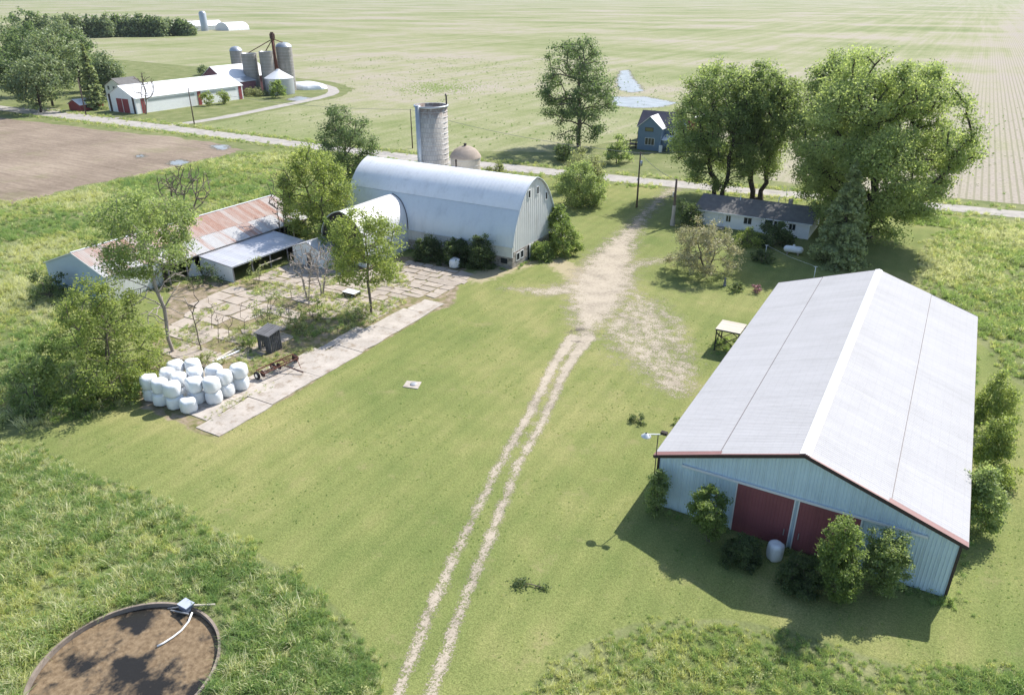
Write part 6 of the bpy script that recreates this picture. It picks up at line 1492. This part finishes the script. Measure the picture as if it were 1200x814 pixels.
def meadow(name, label, poly, dens, seed, kinds, wts, smin, smax, drop=.25):
    A = np.array(poly); lo, hi = A.min(0) - 2, A.max(0) + 2; P = lo + np.random.default_rng(seed).uniform(0, 1, (int((hi-lo).prod()*dens), 2))*(hi-lo)
    P = P[inview(P) & clear(P)]; sd = poly_sd(P, poly); ok = sd > (vnoise(P, .45, seed+7)-.5)*1.8 + (vnoise(P, 1.6, seed+8)-.5)*1.0; P = P[ok]; sd = sd[ok]; d = np.hypot(P[:, 0]-PIT[0], P[:, 1]-PIT[1]); ok = d > PIT[2]+.25; P = P[ok]; sd = sd[ok]
    g = np.random.default_rng(seed+1); nz = vnoise(P, .28, seed); nz2 = vnoise(P, .09, seed+3)
    keep = nz*.6 + nz2*.5 > g.uniform(0, drop*2, len(P)); P, nz, nz2, sd = P[keep], nz[keep], nz2[keep], sd[keep]
    w = np.cumsum(np.array(wts)/sum(wts)); t = np.clip(nz2*.55 + g.uniform(0, 1, len(P))*.45, 0, .999); t = (np.argsort(np.argsort(t))+.5)/len(P)
    scatter(name, label, Z0(P), kinds, np.searchsorted(w, t), (smin + (smax-smin)*nz)*g.uniform(.6, 1.3, len(P))*np.clip(.6 + sd/4, .35, 1))
meadow('meadow_grass', 'rough meadow grass and weeds behind the cattle shed', MEADOWS['left'], 2.6, 31, ['deep', 'green', 'weed', 'yellow', 'seed'], [1, 3.5, 2, 4, 2.2], .6, 1.4)
meadow('tall_grass', 'tall uncut grass round the slurry pit', MEADOWS['pit'], 11, 32, ['deep', 'green', 'weed', 'seed', 'yellow'], [2.4, 5, .5, 2.8, 2.6], .5, 1.2, .12)
meadow('tall_grass', 'tall uncut grass mound at the near edge of the lawn', MEADOWS['near'], 14, 33, ['deep', 'green', 'weed', 'yellow', 'seed'], [1.0, 5, .4, 3.4, .8], .4, .85, .05)
meadow('meadow_grass', 'pale uncut meadow right of the machine shed', MEADOWS['right'], 4.5, 34, ['green', 'weed', 'yellow', 'seed'], [4, 1.5, 2, 2.4], .7, 1.25)
# weeds in the yard joints, road verges, along walls
def along(pts, w, dens, seed):
    g = np.random.default_rng(seed); out = []
    for a, b in zip(pts, pts[1:]):
        L_ = math.hypot(b[0]-a[0], b[1]-a[1]); n = int(L_*w*dens); t = g.uniform(0, 1, (n, 1)); p = np.array(a)*(1-t) + np.array(b)*t; out.append(p + g.normal(size=(n, 2))*w*.4)
    return np.concatenate(out)
g = np.random.default_rng(55)
YP = fill([(-74, 44), (-53, 44), (-53, 68), (-62, 78), (-74, 74)], 7.0, 56); YP = YP[(vnoise(YP, .35, 9) > .48) & clear(YP)]
J = along([(-62, 40), (-60, 48), (-57, 52)], 2.5, 2, 57); J2 = along([(-66, 45), (-60, 50), (-57.5, 60), (-54.5, 64)], 3.0, 3, 58); J3 = along([(-75.8, 60.5), (-75.6, 74)], 1.2, 6, 59)
J4 = along([(-51.66, 37.89), (-51.31, 41.37), (-51.59, 43.55)], .7, 14, 60); J5 = along([(-51.67, 35.84), (-51.98, 39.14), (-52.00, 40.98)], .8, 14, 61)
P = np.concatenate([YP, J, J2, J3, J4, J5]); n = len(P)
scatter('yard_weeds', 'weeds and grass growing through the broken slabs', Z0(P), ['green', 'yellow', 'weed', 'dark', 'seed'], g.choice(5, n, p=[.2, .25, .3, .1, .15]), np.concatenate([g.uniform(.15, .75, n-len(J4)-len(J5)), g.uniform(.12, .38, len(J4)+len(J5))]))
V1 = along([q for q in ROAD_N if -260 < q[0] < 60], 2.6, 1.4, 62); V2 = along([q for q in ROAD_F if -260 < q[0] < 60], 2.6, 1.4, 63); V1[:, 1] -= 1.6; V2[:, 1] += 1.6
P = np.concatenate([V1, V2]); P = P[inview(P)]; P = P[~((np.abs(P[:, 0]+43.5) < 3.5) & (P[:, 1] < 141))]; n = len(P)
scatter('verge_grass', 'unmown grass along the gravel road', Z0(P), ['green', 'yellow', 'weed', 'seed'], g.choice(4, n, p=[.4, .3, .1, .2]), g.uniform(.5, 1.1, n))
W_ = [along([(-13.8, 43.6), (6, 43.6)], .6, 9, 64), along([(-14.0, 44), (-14.0, 84)], .35, 3, 65), along([(6.4, 43.6), (6.4, 84)], .9, 4, 66), along([(-77, 82.9), (-48, 82.9)], .6, 5, 67), along([(-47.5, 84), (-47.5, 96)], .5, 6, 68), along([(-33.4, 116.6), (-15.8, 116.6)], .6, 4, 69), along([(-17, 72), (-14.5, 75)], 1.5, 6, 70)]
P = np.concatenate(W_); n = len(P)
scatter('wall_weeds', 'grass and weeds left unmown against the walls', Z0(P), ['green', 'deep', 'weed', 'dark'], g.choice(4, n, p=[.35, .35, .15, .15]), g.uniform(.25, .7, n))
# volunteer weeds dotted over the crop field, lush low spot
F1 = fill([(-185, 145), (-110, 147), (-85, 165), (-70, 195), (-60, 300), (-200, 420), (-330, 330), (-190, 215)], .06, 71); F1 = F1[vnoise(F1, .05, 12) > .35]; F2 = fill([(-30, 160), (60, 170), (90, 300), (-20, 300)], .03, 72)
ce = np.array([-176, 250.0]); e1 = unit(np.array([27., 15.])); e2 = np.array([-e1[1], e1[0]]); q = g.normal(size=(1500, 2)); EL = ce + q[:, :1]*e1*8 + q[:, 1:]*e2*11
P = np.concatenate([F1, F2, EL]); P = P[inview(P, 5)]; n = len(P); isl = np.hypot((P-ce)[:, 0], (P-ce)[:, 1]) < 24
scatter('field_weeds', 'dark volunteer weeds dotted over the young crop', Z0(P), ['deep', 'dark', 'green'], np.where(isl, 2, g.integers(0, 2, n)), np.where(isl, g.uniform(.3, .55, n), g.uniform(.2, .8, n)))
# weeds and clover standing in the mown lawn
LW = fill([(-61.54, 28.04), (-48.52, 33.21), (-48.41, 66.12), (-47.21, 82.10), (-36.03, 84.79), (-24.56, 84.51), (-16.91, 95.78), (-6.70, 96.43), (10.54, 70.29), (11.75, 36.76), (-18.95, 19.10), (-35.09, 26.24)], 3.2, 75)
for poly in MEADOWS.values(): LW = LW[~inside(LW, poly)]
LW = LW[inview(LW, 20) & clear(LW)]; LW = LW[(drive_mask(LW) < .6) & ~((LW[:, 0] < -48.3) & (LW[:, 1] > 33) & (LW[:, 1] < 70))]; LW = LW[vnoise(LW, .22, 77)*.6 + vnoise(LW, .9, 78)*.4 > .5]; n = len(LW)
scatter('lawn_weeds', 'low weeds and longer grass in the mown lawn', Z0(LW), ['green', 'yellow', 'weed', 'deep'], g.choice(4, n, p=[.35, .25, .2, .2]), g.uniform(.07, .17, n))
# thin summer haze
hm = bpy.data.materials.new('summer_haze'); hm.use_nodes = True; ht = hm.node_tree; ht.nodes.remove(ht.nodes['Principled BSDF'])
pv = ht.nodes.new('ShaderNodeVolumePrincipled'); pv.inputs['Color'].default_value = (.80, .87, .95, 1); pv.inputs['Density'].default_value = .00004; pv.inputs['Anisotropy'].default_value = .2
ht.links.new(pv.outputs[0], ht.nodes['Material Output'].inputs['Volume'])
tag(MB().box((-16000, -8000, -3), (16000, 16000, 60)).build('haze', hm), 'thin summer haze over the fields', kind='stuff')
